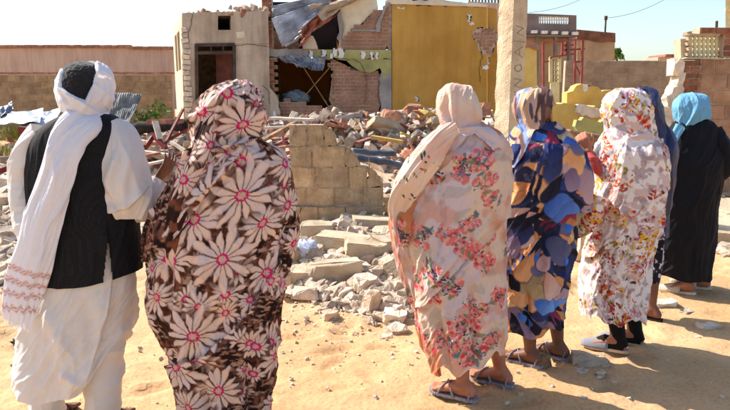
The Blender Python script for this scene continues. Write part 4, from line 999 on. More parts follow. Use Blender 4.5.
def bush(label, px, py, Y, h_, n, seed):
    r = random.Random(seed); c = at(px, py, Y); b_ = empty('plant', c); tag(b_, label, 'plant'); st = MB(); lv = MB()
    for i in range(9):
        tip = c + Vector((r.uniform(-.28, .28), r.uniform(-.2, .2), h_ * r.uniform(.5, 1)))
        st.tube([c, c.lerp(tip, .5) + Vector((r.uniform(-.04, .04), 0, 0)), tip], [.012, .008, .004], 5)
        for k in range(n):
            p = c.lerp(tip, r.uniform(.25, 1.02)) + Vector((r.uniform(-.07, .07), r.uniform(-.07, .07), r.uniform(-.04, .04)))
            v = Vector((r.uniform(-1, 1), r.uniform(-1, 1), r.uniform(-.5, 1))).normalized() * .05; w_ = v.cross(Vector((r.uniform(-1, 1), r.uniform(-1, 1), 1))).normalized() * .028
            lv.add([p - v, p + w_, p + v, p - w_], [(0, 1, 2, 3)])
    st.build('stem', M['leaf'], b_); lv.build('leaves', M['leaf'], b_)
bush('leafy green plant growing behind the red steel pieces, left one', 143, 124, 12.4, .28, 12, 1)
bush('taller thin green plant growing before the corner of the grey house', 157, 122, 12.4, .5, 6, 2)
# ------------------------------------------------------------------ people: cloth lofts
def catmull(K, n):
    K = np.array(K, float); P = np.vstack([2 * K[0] - K[1], K, 2 * K[-1] - K[-2]])
    d = np.sqrt(np.sum(np.diff(K[:, :3], axis=0) ** 2, axis=1)) + 1e-6; c = np.concatenate([[0], np.cumsum(d)])
    t = np.linspace(0, c[-1], n); out = []
    i = np.clip(np.searchsorted(c, t, side='right') - 1, 0, len(K) - 2); u = ((t - c[i]) / d[i])[:, None]
    m1 = (K[np.minimum(i + 1, len(K) - 1)] - K[np.maximum(i - 1, 0)]) ; m2 = (K[np.minimum(i + 2, len(K) - 1)] - K[i])
    s1 = (c[np.minimum(i + 1, len(K) - 1)] - c[np.maximum(i - 1, 0)])[:, None]; s2 = (c[np.minimum(i + 2, len(K) - 1)] - c[i])[:, None]
    m1 = m1 / s1 * d[i][:, None]; m2 = m2 / s2 * d[i][:, None]
    u2 = u * u; u3 = u2 * u
    return (2 * u3 - 3 * u2 + 1) * K[i] + (u3 - 2 * u2 + u) * m1 + (-2 * u3 + 3 * u2) * K[i + 1] + (u3 - u2) * m2
def normals(V, wrap=True):
    du = np.roll(V, -1, 1) - np.roll(V, 1, 1) if wrap else np.gradient(V, axis=1)
    dv = np.gradient(V, axis=0); n = np.cross(dv, du) if False else np.cross(du, dv)
    n /= (np.linalg.norm(n, axis=2, keepdims=True) + 1e-9); return n
class Loft:
    """horizontal rings; keys (py, xL, xR, Y, b): silhouette of the garment, depth position and half depth"""
    def __init__(s, keys, nth=260, nv=320, pw=2.15, out=1.0):
        K = []
        for k in keys:
            py, xl, xr, Y, b = k
            a_ = at(xl, py, Y); c_ = at(xr, py, Y); z_ = at(xl, py, Y - b * min(1, max(0, (py - 92) / 250))).z; K.append([(a_.x + c_.x) / 2, Y, z_, (c_.x - a_.x) / 2, b])
        C = catmull(K, nv); s.C = C; s.nv, s.nth = nv, nth
        u = np.linspace(-1, 1, nth, endpoint=False); ph = math.pi * (.68 * u + .32 * u ** 3); th = -math.pi / 2 + ph
        s.th = th; s.u = u; c, sn = np.cos(th), np.sin(th); e = 2 / pw
        cx = np.sign(c) * np.abs(c) ** e; sy = np.sign(sn) * np.abs(sn) ** e
        V = np.zeros((nv, nth, 3)); A_ = np.maximum(C[:, 3:4], .002); Bb = np.maximum(C[:, 4:5], .002)
        V[..., 0] = C[:, 0:1] + A_ * cx; V[..., 1] = C[:, 1:2] + Bb * sy; V[..., 2] = C[:, 2:3]
        s.V = V; s.metric()
    def metric(s):
        V = s.V; m = s.nth // 2
        dl = np.linalg.norm(np.roll(V, -1, 1) - V, axis=2); cs = np.concatenate([np.zeros((s.nv, 1)), np.cumsum(dl, 1)[:, :-1]], 1)
        s.S = cs - cs[:, m:m + 1]
        s.T = np.concatenate([[0], np.cumsum(np.linalg.norm(np.diff(V[:, m], axis=0), axis=1))])[:, None] + np.zeros((1, s.nth))
        s.N = normals(V); cen = V.mean(1, keepdims=True)
        sg = np.sign(np.sum(s.N * (V - cen), axis=2, keepdims=True).mean()); s.N = s.N * sg
        s.v = np.linspace(0, 1, s.nv)[:, None] + np.zeros((1, s.nth))
        s.PX, s.PY = proj(V); s.front = (np.cos(s.th + math.pi / 2) > -.05)[None, :] & np.ones((s.nv, 1), bool)
    def push(s, d): s.V = s.V + s.N * d[..., None]
    def hem(s, f):
        """lift of the lower edge in metres as a function of theta offset u (-1..1), fading upward"""
        s.V[..., 2] += f(s.u)[None, :] * s.v ** 5
    def folds(s, amp, fs=9.0, ft=1.2, tilt=0.0, seed=1, sharp=1.0, warp=.5, where=None):
        S, T = s.S, s.T; a = S * math.cos(tilt) + T * math.sin(tilt); b = -S * math.sin(tilt) + T * math.cos(tilt)
        w1 = fbm(S * 3, T * 2.2, seed + 40, 3) - .5; w2 = fbm(S * 3 + 9, T * 2.2, seed + 41, 3) - .5
        n = vn(a * fs + warp * w1 * 4, b * ft + warp * w2 * 2, seed); r1 = 1 - np.abs(2 * n - 1)
        n2 = vn(a * fs * 2.3 + warp * w2 * 4, b * ft * 1.7, seed + 3); r2 = 1 - np.abs(2 * n2 - 1)
        n3 = vn(a * fs * 5.1 + warp * w1 * 7, b * ft * 3.1, seed + 6); r3 = 1 - np.abs(2 * n3 - 1)
        h = (1.35 * r1 ** (1.7 * sharp) + .6 * r2 ** (1.7 * sharp) + .22 * r3 ** 1.5 - .75) * 1.15
        s.push(h * amp * (where if where is not None else 1.0))
    def strokes(s, L):
        """drawn folds: (points in picture pixels used only to find the place on the cloth, width m, height m, kind)"""
        px_m = None
        for pts, w_, a_, kind in L:
            P = np.array(pts, float); D = np.full(s.PX.shape, 1e9); sg = np.zeros_like(D); tt = np.zeros_like(D); tot = 0
            segs = np.linalg.norm(np.diff(P, axis=0), axis=1); Lt = segs.sum()
            for i in range(len(P) - 1):
                d = P[i + 1] - P[i]; l2 = d @ d; u = ((s.PX - P[i, 0]) * d[0] + (s.PY - P[i, 1]) * d[1]) / l2; uc = np.clip(u, 0, 1)
                ex = s.PX - (P[i, 0] + uc * d[0]); ey = s.PY - (P[i, 1] + uc * d[1]); q = np.hypot(ex, ey); m = q < D
                sg = np.where(m, np.sign(d[0] * ey - d[1] * ex), sg); tt = np.where(m, (tot + uc * segs[i]) / Lt, tt); D = np.where(m, q, D); tot += segs[i]
            Dm = D / s.ppm * sg; fade = np.minimum(1, 4 * np.minimum(tt + .05, 1.05 - tt)) * s.front
            if kind == 'r': h = np.exp(-(Dm / w_) ** 2)
            elif kind == 'v': h = -np.exp(-(Dm / w_) ** 2)
            elif kind == 's': h = np.where(Dm > 0, np.exp(-(Dm / (w_ * 3)) ** 2), np.exp(-(Dm / (w_ * .22)) ** 2))
            else: h = np.where(Dm < 0, np.exp(-(Dm / (w_ * 3)) ** 2), np.exp(-(Dm / (w_ * .22)) ** 2))
            s.push(h * a_ * fade * np.exp(-(np.minimum(D / s.ppm, 9) / (w_ * 4)) ** 2))
            if kind in 'sv': s.S = s.S + (Dm > 0) * fade * .035 * np.exp(-np.abs(Dm) / .09); s.T = s.T + (Dm > 0) * fade * .03 * np.exp(-np.abs(Dm) / .09)
    def spot(s, px, py):
        d = (s.PX - px) ** 2 + (s.PY - py) ** 2 + (~s.front) * 1e6; k = np.unravel_index(np.argmin(d), d.shape); return s.S[k], s.T[k]
    def build(s, name, m, parent, col=None, keep=None):
        V = s.V.reshape(-1, 3); nv, nt_ = s.nv, s.nth; I = np.arange(nv * nt_).reshape(nv, nt_); J_ = np.roll(I, -1, 1)
        Fq = np.stack([I[:-1], J_[:-1], J_[1:], I[1:]], -1).reshape(-1, 4)
        if keep is not None:
            kf = keep.reshape(-1)[Fq].all(1); Fq = Fq[kf]
        me = grid_mesh(name, V, Fq); 
        if col is not None: setcol(me, col.reshape(-1, 3))
        return link(name, me, parent, m)
def overlap(L_, name, m, parent, line, below, printer, off=.013, ds=.13, dt=.09, seed=1, ymin=0):
    """a second layer of the same cloth lying over the first, ending in a free edge along the line"""
    V0, S0_, T0_ = L_.V.copy(), L_.S.copy(), L_.T.copy(); xs_ = [p[0] for p in line]; ys_ = [p[1] for p in line]
    ly = np.interp(L_.PX, xs_, ys_) + 3 * (vn(L_.PX / 16, L_.PY / 16, seed) - .5); d = (L_.PY - ly) * (1 if below else -1)
    curl = .006 * np.exp(-np.maximum(d, 0) / 4); rp = sst(ymin, ymin + 16, L_.PY) if ymin else 1.0; L_.push(-.003 + rp * (off + .003 + curl + .006 * (fbm(L_.S * 9, L_.T * 4, seed + 2, 3) - .5))); L_.S = L_.S + ds; L_.T = L_.T + dt
    c = printer(L_); keep = (d > 0) & (np.abs(L_.u)[None, :] < .62) & (L_.PY > ymin)
    # pull the edge row onto the line so that it runs smooth, not along the grid
    g0, g1 = np.gradient(d, axis=0), 1
    step = np.clip(d / np.where(np.abs(g0) < .2, .2 * np.sign(g0 + 1e-9), g0), -.99, .99); edge = (d > 0) & (d < np.abs(g0) * 1.0)
    dV = np.gradient(L_.V, axis=0); L_.V = np.where(edge[..., None], L_.V - dV * step[..., None], L_.V)
    o = L_.build(name, m, parent, c, keep); L_.V, L_.S, L_.T = V0, S0_, T0_; return o
def grid_mesh(name, V, Fq):
    me = bpy.data.meshes.new(name); me.vertices.add(len(V)); me.vertices.foreach_set('co', np.ascontiguousarray(V, dtype=np.float32).reshape(-1))
    me.loops.add(Fq.size); me.loops.foreach_set('vertex_index', Fq.astype(np.int32).reshape(-1)); me.polygons.add(len(Fq))
    me.polygons.foreach_set('loop_start', np.arange(0, Fq.size, 4, dtype=np.int32)); me.update(calc_edges=True); me.validate()
    me.polygons.foreach_set('use_smooth', [True] * len(me.polygons)); return me
def setcol(me, c):
    at_ = me.color_attributes.new('print', 'FLOAT_COLOR', 'POINT'); a = np.ones((len(c), 4), np.float32); a[:, :3] = c
    at_.data.foreach_set('color', a.reshape(-1))
class Tube(Loft):
    """cloth tube along a 3-D path: pts (px,py,Y), ra, rb half widths in metres (across the picture / in depth)"""
    def __init__(s, pts, ra, rb, nth=90, nv=160, up=(0, 1, 0), pw=2.0):
        K = [list(at(*p)) + [a_, b_] for p, a_, b_ in zip(pts, ra, rb)]; C = catmull(K, nv)
        P = C[:, :3]; D = np.gradient(P, axis=0); D /= np.linalg.norm(D, axis=1, keepdims=True)
        Uv = np.array(up, float)[None] - D * (D @ np.array(up, float))[:, None]; Uv /= np.linalg.norm(Uv, axis=1, keepdims=True); X_ = np.cross(D, Uv)
        u = np.linspace(-1, 1, nth, endpoint=False); th = -math.pi / 2 + math.pi * u; s.th, s.u, s.nv, s.nth = th, u, nv, nth
        e = 2 / pw; c, sn = np.cos(th), np.sin(th); cx = np.sign(c) * np.abs(c) ** e; sy = np.sign(sn) * np.abs(sn) ** e
        s.V = P[:, None] + X_[:, None] * (C[:, 3:4] * cx)[..., None] + Uv[:, None] * (C[:, 4:5] * sy)[..., None]
        s.C = C; s.metric()

# ------------------------------------------------------------------ people: bodies (one skin surface each)
def capsule(q, a_, b_, r0, r1, n=10, sq=None):
    a_, b_ = Vector(a_), Vector(b_); d = (b_ - a_); L = max(d.length, 1e-4); d = d / L
    x = d.cross(Vector((0, 0, 1)));  x = Vector((1, 0, 0)) if x.length < 1e-3 else x.normalized(); y = d.cross(x)
    base = len(q.v); rings = []
    for k in (-3, -2, -1): an = math.pi / 2 * k / 3.2; rings.append((math.sin(an) * r0, math.cos(an) * r0))
    rings.append((0, r0)); rings.append((L, r1))
    for k in (1, 2, 3): an = math.pi / 2 * k / 3.2; rings.append((L + math.sin(an) * r1, math.cos(an) * r1))
    for (h, r) in rings:
        for i in range(n):
            an = 2 * math.pi * i / n; q.v.append(tuple(a_ + d * h + (x * math.cos(an) + y * math.sin(an)) * r))
    for k in range(len(rings) - 1):
        for i in range(n): q.f.append((base + k * n + i, base + k * n + (i + 1) % n, base + (k + 1) * n + (i + 1) % n, base + (k + 1) * n + i))
    q.f.append(tuple(base + i for i in reversed(range(n)))); q.f.append(tuple(base + (len(rings) - 1) * n + i for i in range(n)))
def ellip(q, c, rx_, ry_, rz2, M3=None, n=16):
    V = []; c = Vector(c)
    for j in range(1, n):
        for i in range(n):
            th = math.pi * j / n; ph = 2 * math.pi * i / n; p = Vector((rx_ * math.sin(th) * math.cos(ph), ry_ * math.sin(th) * math.sin(ph), rz2 * math.cos(th)))
            V.append(c + (M3 @ p if M3 else p))
    t_ = Vector((0, 0, rz2)); V.append(c + (M3 @ t_ if M3 else t_)); V.append(c - (M3 @ t_ if M3 else t_)); Fc = []
    for j in range(n - 2):
        for i in range(n): Fc.append((j * n + i, (j + 1) * n + i, (j + 1) * n + (i + 1) % n, j * n + (i + 1) % n))
    m = (n - 1) * n
    for i in range(n): Fc.append((m, i, (i + 1) % n)); Fc.append((m + 1, (n - 2) * n + (i + 1) % n, (n - 2) * n + i))
    q.add(V, Fc)
def hand(q, W, D, Nn, s=1.0, curl=.35, thumb=1, spread=.10, point=None):
    """W wrist, D along the fingers, Nn the palm side; thumb +1/-1 picks the side it leaves from"""
    W, D, Nn = Vector(W), Vector(D).normalized(), Vector(Nn); Nn = (Nn - D * Nn.dot(D)).normalized(); Sd = D.cross(Nn) * thumb
    k0 = [W + D * .085 * s + Sd * x * s for x in (.030, .010, -.011, -.030)]
    for i, b in enumerate(k0): capsule(q, W + Sd * (.016 - .010 * i) * s + D * .01, b, .0125 * s, .0115 * s)
    capsule(q, W + D * .03 * s + Sd * .012 * s + Nn * .004, W + D * .07 * s, .017 * s, .014 * s)
    LN = [(.040, .024, .019), (.045, .028, .020), (.041, .026, .019), (.032, .019, .017)]
    for i, b in enumerate(k0):
        ang = (i - 1.5) * -spread; d = (D * math.cos(ang) + Sd * math.sin(ang)); c = curl if point is None or i != point else .05; p = b; cur = .15
        for j, l in enumerate(LN[i]):
            cur += c * (.8 + .25 * j); dd_ = d * math.cos(cur) + Nn * math.sin(cur); e = p + dd_ * l * s
            capsule(q, p, e, (.0098 - .001 * j) * s, (.0088 - .001 * j) * s, 8); p = e
    p = W + Sd * .022 * s + D * .018 * s; d = (D * .62 + Sd * .62 + Nn * .35).normalized()
    for j, l in enumerate((.040, .030, .024)):
        e = p + d * l * s; capsule(q, p, e, (.0125 - .0012 * j) * s, (.011 - .0012 * j) * s, 8); p = e; d = (d + D * .35 + Nn * .1 - Sd * .12).normalized()
def foot(q, g_, Fd, s=1.0, lift=.018):
    """g_ the point under the ankle on the ground, Fd facing"""
    g_ = Vector(g_) + Vector((0, 0, lift)); Fd = Vector(Fd).normalized(); Sd = Fd.cross(Vector((0, 0, 1)))
    an = g_ + Vector((0, 0, .085)); capsule(q, g_ - Fd * .045 * s + Vector((0, 0, .03)), an, .032, .034); capsule(q, g_ - Fd * .045 * s + Vector((0, 0, .027)), g_ + Fd * .03 * s + Vector((0, 0, .03)), .029, .031)
    for x in (-.022, 0, .022):
        capsule(q, an - Vector((0, 0, .028)) + Sd * x * .6, g_ + Fd * .125 * s + Sd * x * 1.15 + Vector((0, 0, .017)), .030, .017)
    for i, (x, l) in enumerate(((.030, .055), (.012, .055), (-.004, .048), (-.018, .040), (-.031, .032))):
        capsule(q, g_ + Fd * .12 * s + Sd * x + Vector((0, 0, .014)), g_ + Fd * (.12 + l) * s + Sd * x * 1.1 + Vector((0, 0, .010)), .0125 if i == 0 else .009, .011 if i == 0 else .008, 8)
    return an
def human(par, base, Hh, face, feet, arms, m, head=None, vox=.0075, wid=1.0, headdir=None, foot_s=1.0, lean=(0, 0)):
    """feet: two (point, facing); arms: two (elbow, wrist, D, N, thumb, curl, point) or None for arms folded in front"""
    q = MB(); Fv = Vector((math.cos(face), math.sin(face), 0)); Sd = Fv.cross(Vector((0, 0, 1))); b = Vector((base[0], base[1], 0)); Z_ = Vector((0, 0, 1))
    P = lambda h, f=0.0, s_=0.0: b + Z_ * Hh * h + Fv * f + Sd * s_ + Vector((lean[0], lean[1], 0)) * h
    M3 = Matrix((Sd, Fv, Z_)).transposed()
    ellip(q, P(.53), .155 * wid, .11, .13, M3); ellip(q, P(.64), .125 * wid, .095, .13, M3); ellip(q, P(.745, .0), .158 * wid, .105, .15, M3)
    capsule(q, P(.80, -.01, -.14 * wid), P(.80, -.01, .14 * wid), .06, .06); capsule(q, P(.80, -.005), P(.885, .012), .058, .05)
    hc = Vector(head) if head is not None else P(.93, .02); hd_ = Vector(headdir).normalized() if headdir else Fv; hs_ = hd_.cross(Z_).normalized(); hu = hs_.cross(hd_); H3 = Matrix((hs_, hd_, hu)).transposed()
    capsule(q, P(.83, .0), hc - hu * .05, .052, .05)
    ellip(q, hc + hu * .012, .074, .094, .108, H3, 22); ellip(q, hc - hu * .048 + hd_ * .035, .053, .055, .066, H3, 16)
    capsule(q, hc + hd_ * .088 + hu * .016, hc + hd_ * .112 - hu * .022, .010, .016, 8); capsule(q, hc + hd_ * .082 - hu * .055 - hs_ * .018, hc + hd_ * .082 - hu * .055 + hs_ * .018, .011, .011, 8)
    capsule(q, hc + hd_ * .068 - hu * .098, hc + hd_ * .070 - hu * .094, .022, .02, 8)
    for sg in (-1, 1):
        capsule(q, hc + hd_ * .084 + hu * .030 + hs_ * .014 * sg, hc + hd_ * .074 + hu * .030 + hs_ * .048 * sg, .011, .009, 8)
        ellip(q, hc + hs_ * .077 * sg - hd_ * .004 - hu * .008, .010, .022, .034, H3, 10)
    for k, (g_, fd) in enumerate(feet):
        an = foot(q, g_, fd, foot_s); fdv = Vector(fd).normalized(); sg = (-1, 1)[k] if (Vector(feet[0][0]) - Vector(feet[1][0])).dot(Sd) < 0 else (1, -1)[k]
        hip = P(.51, 0, .075 * sg * wid); kn = hip.lerp(an, .5) + fdv * .01
        capsule(q, hip, kn, .08, .055); capsule(q, kn, kn.lerp(an, .45) - fdv * .012, .056, .054); capsule(q, kn.lerp(an, .4) - fdv * .014, an, .055, .034)
    for k, sg in enumerate((-1, 1)):
        sh = P(.80, -.01, .165 * wid * sg); A_ = arms[k]
        if A_ is None: el = P(.64, -.01, .175 * wid * sg); wr = P(.655, .10, .05 * sg); D_ = (P(.66, .12, -.06 * sg) - wr); N_ = -Fv; th_ = 1; cu = .4; pt = None
        else: el, wr, D_, N_, th_, cu, pt = A_
        capsule(q, sh, el, .052, .040); capsule(q, el, Vector(el).lerp(Vector(wr), .35), .040, .040); capsule(q, Vector(el).lerp(Vector(wr), .3), wr, .040, .026)
        hand(q, wr, D_, N_, .88, cu, th_, point=pt)
    me = q.mesh('body', m); o = bpy.data.objects.new('tmp', me); COL.objects.link(o)
    rm = o.modifiers.new('r', 'REMESH'); rm.mode = 'VOXEL'; rm.voxel_size = vox; sm_ = o.modifiers.new('s', 'SMOOTH'); sm_.iterations = 2; sm_.factor = .5
    dg = bpy.context.evaluated_depsgraph_get(); me2 = bpy.data.meshes.new_from_object(o.evaluated_get(dg)); bpy.data.objects.remove(o); me2.name = 'body'
    me2.polygons.foreach_set('use_smooth', [True] * len(me2.polygons)); me2.materials.clear(); me2.materials.append(m)
    o = link('body', me2, par)
    for sg in (-1, 1):
        e = MB(); ellip(e, hc + hd_ * .0845 + hu * .016 + hs_ * .030 * sg, .013, .010, .009, H3, 10); e.build('eye', M['whitepaint'], par, True)
    return hc
def sandal(par, g_, Fd, m_s, m_t, kind='cross'):
    g_ = Vector(g_); Fd = Vector(Fd).normalized(); Sd = Fd.cross(Vector((0, 0, 1))); Z_ = Vector((0, 0, 1))
    out = [(-.085, .0), (-.078, .026), (-.04, .036), (.03, .034), (.09, .046), (.14, .044), (.175, .024), (.185, 0), (.172, -.026), (.135, -.040), (.08, -.042), (.02, -.032), (-.04, -.034), (-.078, -.025)]
    P = [g_ + Fd * a_ + Sd * b_ for a_, b_ in out]; bm = bmesh.new(); lo = [bm.verts.new(p + Z_ * .001) for p in P]; hi = [bm.verts.new(p + Z_ * .019 + (p - g_) * .02) for p in P]
    bm.faces.new(list(reversed(lo))); bm.faces.new(hi)
    for i in range(len(P)): bm.faces.new((lo[i], lo[(i + 1) % len(P)], hi[(i + 1) % len(P)], hi[i]))
    bmesh.ops.recalc_face_normals(bm, faces=bm.faces); me = bpy.data.meshes.new('sandal'); bm.to_mesh(me); bm.free(); me.materials.append(m_s); o = link('sandal', me, par)
    def strap(f0, f1, h_, w_=.013):
        q = MB(); pts = []
        for k in range(11):
            a_ = math.pi * k / 10; f = f0 + (f1 - f0) * k / 10; pts.append(g_ + Fd * f + Sd * math.cos(a_) * .045 + Z_ * (.014 + h_ * math.sin(a_) ** .8))
        q.tube(pts, w_, 8, .3, Fd); s_ = q.build('strap', m_t, None, True); s_.parent = o; s_.location = (0, 0, 0)
    if kind == 'cross': strap(.03, .12, .058); strap(.12, .03, .060); strap(-.06, -.05, .045, .010)
    elif kind == 'slipper':
        q = MB(); V = []; Fc = []
        for j in range(9):
            f = .03 + .155 * j / 8
            for i in range(13):
                a_ = math.pi * i / 12; w_ = .047 * (1 - (j / 8) ** 3 * .55); h_ = .075 * (1 - .62 * (j / 8) ** .9); V.append(g_ + Fd * (f + .006) + Sd * math.cos(a_) * w_ + Z_ * (.012 + h_ * math.sin(a_)))
        for j in range(8):
            for i in range(12): Fc.append((j * 13 + i, j * 13 + i + 1, (j + 1) * 13 + i + 1, (j + 1) * 13 + i))
        Fc.append(tuple(8 * 13 + i for i in range(13))); q.add(V, Fc); me = q.mesh('upper', m_t, True); s_ = link('upper', me, None); s_.parent = o; md = s_.modifiers.new('s', 'SOLIDIFY'); md.thickness = .006
    return o

SK = lambda n, c: mat(n, c, tuple(int(v * .86) for v in c), 14, .12, 160, .55, spec=.35, dist=.003)
skin_d = SK('dark_skin', (122, 78, 56)); skin_m = SK('brown_skin', (140, 84, 58)); skin_l = SK('warm_brown_skin', (176, 112, 82)); hose = cloth('black_hose', (20, 18, 20))

# ---- prints, drawn in cloth coordinates (S around, T down, metres)
def paint(c, mask, col, k=1.0):
    a = (np.clip(mask, 0, 1) * k)[..., None]; return c * (1 - a) + np.asarray(col) * a
def near(L_, S0, T0, r):
    m = (np.abs(L_.S - S0) < r) & (np.abs(L_.T - T0) < r); rr = np.where(m.any(1))[0]; cc = np.where(m.any(0))[0]
    if len(rr) == 0 or len(cc) == 0: return None
    return slice(rr[0], rr[-1] + 1), slice(cc[0], cc[-1] + 1)
def flower(L_, c, S0, T0, Rr, rot, seed, squash=1.0):
    w = near(L_, S0, T0, Rr * 1.25)
    if w is None: return
    r_ = random.Random(seed); S, T = L_.S[w] - S0, (L_.T[w] - T0) / squash; wx = fbm(L_.S[w] * 16, L_.T[w] * 16, 77, 2) - .5; wy = fbm(L_.S[w] * 16 + 9, L_.T[w] * 16, 78, 2) - .5; kk_ = sst(.02, .1, np.hypot(S, T)); S = S + wx * .028 * kk_; T = T + wy * .028 * kk_; r = np.hypot(S, T); an = np.arctan2(T, S) + rot; n = 14
    a = (an / (2 * math.pi) * n) % n; k = np.floor(a).astype(int) % n; fr = a - np.floor(a) - .5
    lens = np.array([r_.uniform(.70, 1.18) for _ in range(n)])[k] * Rr; off = np.array([r_.uniform(-.12, .12) for _ in range(n)])[k]
    q = r / lens; hw = .45 * np.clip(np.minimum(1.06 - .12 * q, (1.0 - q ** 3.0) * 1.3), 0, 1) * (.62 + .38 * np.minimum(1, r / Rr * 2.2))
    wob = .10 * (vn(S * 60, T * 60, seed) - .5); m = sst(.03, -.06, np.abs(fr - off + wob) - hw) * (q < 1)
    tone = vn(S * 14, T * 14, seed + 5)[..., None]; base = la((232, 198, 174)) * (1 - tone) + la((218, 198, 194)) * tone
    edge = np.clip(np.abs(fr - off) / np.maximum(hw, .05), 0, 1) ** 3; cc = c[w]; pc_ = base * (1 - .35 * edge[..., None]) + la((120, 70, 50)) * .35 * edge[..., None]
    streak = (np.abs(fr - off) < .05) * sst(.75, .2, q) * .25; pc_ = pc_ * (1 - streak[..., None]) + la((96, 52, 40)) * streak[..., None]
    halo = sst(1.02, .75, r / Rr + .25 * (vn(S * 30, T * 30, seed) - .5)) * .8; dk_ = vn(S * 26 + 3, T * 26, seed + 8)[..., None]; cc = cc * (1 - halo[..., None]) + (la((24, 11, 10)) * (1 - dk_) + la((104, 56, 38)) * dk_) * halo[..., None]
    cc = cc * (1 - m[..., None]) + pc_ * m[..., None]
    rr_ = .0155 + .10 * (Rr - .08) + .0016 * np.sin(an * 7 + seed) + .002 * (vn(S * 160, T * 160, 3) - .5); ring = sst(.0062, .0036, np.abs(r - rr_))
    cc = paint(cc, ring, la((200, 20, 104))); cc = paint(cc, sst(.002, .0, r - rr_ * .6), la((206, 170, 150)), .8)
    c[w] = cc
def blob(L_, c, S0, T0, rx_, ry_, rot, col, seed=0, rough=.35, soft=.12, grad=None, kind='leaf', k=1.0):
    w = near(L_, S0, T0, max(rx_, ry_) * 1.4)
    if w is None: return
    S, T = L_.S[w] - S0, L_.T[w] - T0; x = S * math.cos(rot) + T * math.sin(rot); y = -S * math.sin(rot) + T * math.cos(rot)
    d = np.hypot(x / rx_, y / ry_ if kind != 'tear' else y / (ry_ * np.clip(.55 + .45 * x / rx_, .15, 1)))
    if rough: d = d + rough * (vn(S / rx_ * 1.6 + seed, T / rx_ * 1.6, seed) - .5) * 2
    m = sst(1 + soft, 1 - soft, d) * k; col = np.asarray(col)
    if grad is not None: g_ = np.clip(.5 + .5 * x / rx_, 0, 1)[..., None]; colr = col * (1 - g_) + np.asarray(grad) * g_
    else: colr = col
    c[w] = c[w] * (1 - m[..., None]) + colr * m[..., None]
def rose(L_, c, S0, T0, r, cols, seed):
    rr = random.Random(seed)
    for k in range(7):
        a_ = rr.uniform(0, 6.28); q = r * (.75 - .09 * k); blob(L_, c, S0 + math.cos(a_) * (r - q) * .6, T0 + math.sin(a_) * (r - q) * .6, q, q * .85, a_, cols[k % len(cols)], seed + k, .22, .08)

# ================= man =================
YM = 2.75
man = empty('person', (at(88, 300, YM).x, YM, 0)); tag(man, 'man in black pinstriped waistcoat over white robe, white turban with long trailing scarf', 'person')
white = cloth('white_cotton', (226, 220, 214), .9, .12, .22); white2 = cloth('white_voile', (236, 236, 242), .85, .22, .35)
def stripes(L_):
    c = np.zeros(L_.S.shape + (3,)); c[:] = la((18, 18, 22)); m = (np.abs(((L_.S * 95) % 1) - .5) < .09) * (vn(L_.S * 500, L_.T * 420, 4) > .25); m2 = (np.abs(((L_.T * 70) % 1) - .5) < .08) * .35
    c = paint(c, m * .22, la((56, 58, 66))); c = paint(c, m2 * .2, la((46, 48, 56))); return c
robe = Loft([(118, 74, 102, YM, .07), (124, 52, 118, YM, .10), (150, 38, 124, YM, .13), (200, 36, 126, YM, .135), (250, 36, 128, YM, .145), (285, 36, 134, YM, .15), (310, 33, 134, YM, .155), (345, 27, 132, YM, .165), (380, 24, 128, YM, .17), (401, 22, 124, YM, .17)], 260, 300)
robe.ppm = F / YM
robe.folds(.016, 7, .7, .06, 21, 1.0, .5, sst(.35, .7, robe.v)); robe.folds(.007, 18, 4, .5, 22, .8, .8)
robe.strokes([([(44, 300), (60, 340), (70, 398)], .035, .022, 'r'), ([(110, 290), (104, 330), (84, 398)], .03, .03, 's'), ([(132, 330), (112, 362), (88, 396)], .025, .025, 'r'), ([(60, 372), (80, 385), (96, 398)], .02, .015, 'r'), ([(88, 300), (92, 350), (80, 380)], .03, -.015, 'r')])
robe.hem(lambda u: .02 * np.sin(u * 9) + .20 * sst(.16, .48, u) - .10 * sst(.6, .9, u))
robe.build('robe', white, man)
vest = Loft([(113, 70, 104, YM, .08), (117, 62, 112, YM, .105), (124, 48, 120, YM, .125), (135, 36, 124, YM, .14), (150, 29, 126, YM, .152), (180, 27, 127, YM, .158), (215, 29, 136, YM, .162), (250, 31, 139, YM, .165), (284, 32, 141, YM, .172)], 260, 260)
vest.ppm = F / YM; vest.folds(.007, 9, 1.6, .1, 31, 1.0, .6); vest.strokes([([(106, 224), (109, 250), (110, 284)], .02, .012, 's'), ([(60, 140), (90, 170), (96, 230)], .03, .006, 'r')])
vx, vy = vest.PX, vest.PY; slit = (np.abs(vx - (108 + (vy - 250) * .0)) < (vy - 243) * .10) & (vy > 243) & vest.front
vest.hem(lambda u: .02 * sst(-.2, .5, u) - .012 * np.cos(u * 5))
vest.build('waistcoat', cloth('pinstriped_wool', None, .8, 0, .2), man, stripes(vest), ~slit)
# collar and sleeves
cl = Loft([(107, 78, 102, YM + .01, .062), (112, 77, 104, YM + .01, .066), (118, 76, 105, YM + .01, .07)], 80, 20); cl.build('collar', white, man)
sl = Tube([(44, 132, YM), (32, 150, YM), (26, 180, YM), (29, 212, YM - .02), (36, 236, YM - .08)], [.05, .062, .058, .058, .066], [.07, .085, .085, .08, .07], 110, 150)
sl.ppm = F / YM; sl.folds(.010, 12, 2, .3, 41, 1, .7); sl.folds(.012, 3, 9, .2, 42, 1, .5, sst(.3, .6, sl.v)); sl.build('sleeve', white, man)
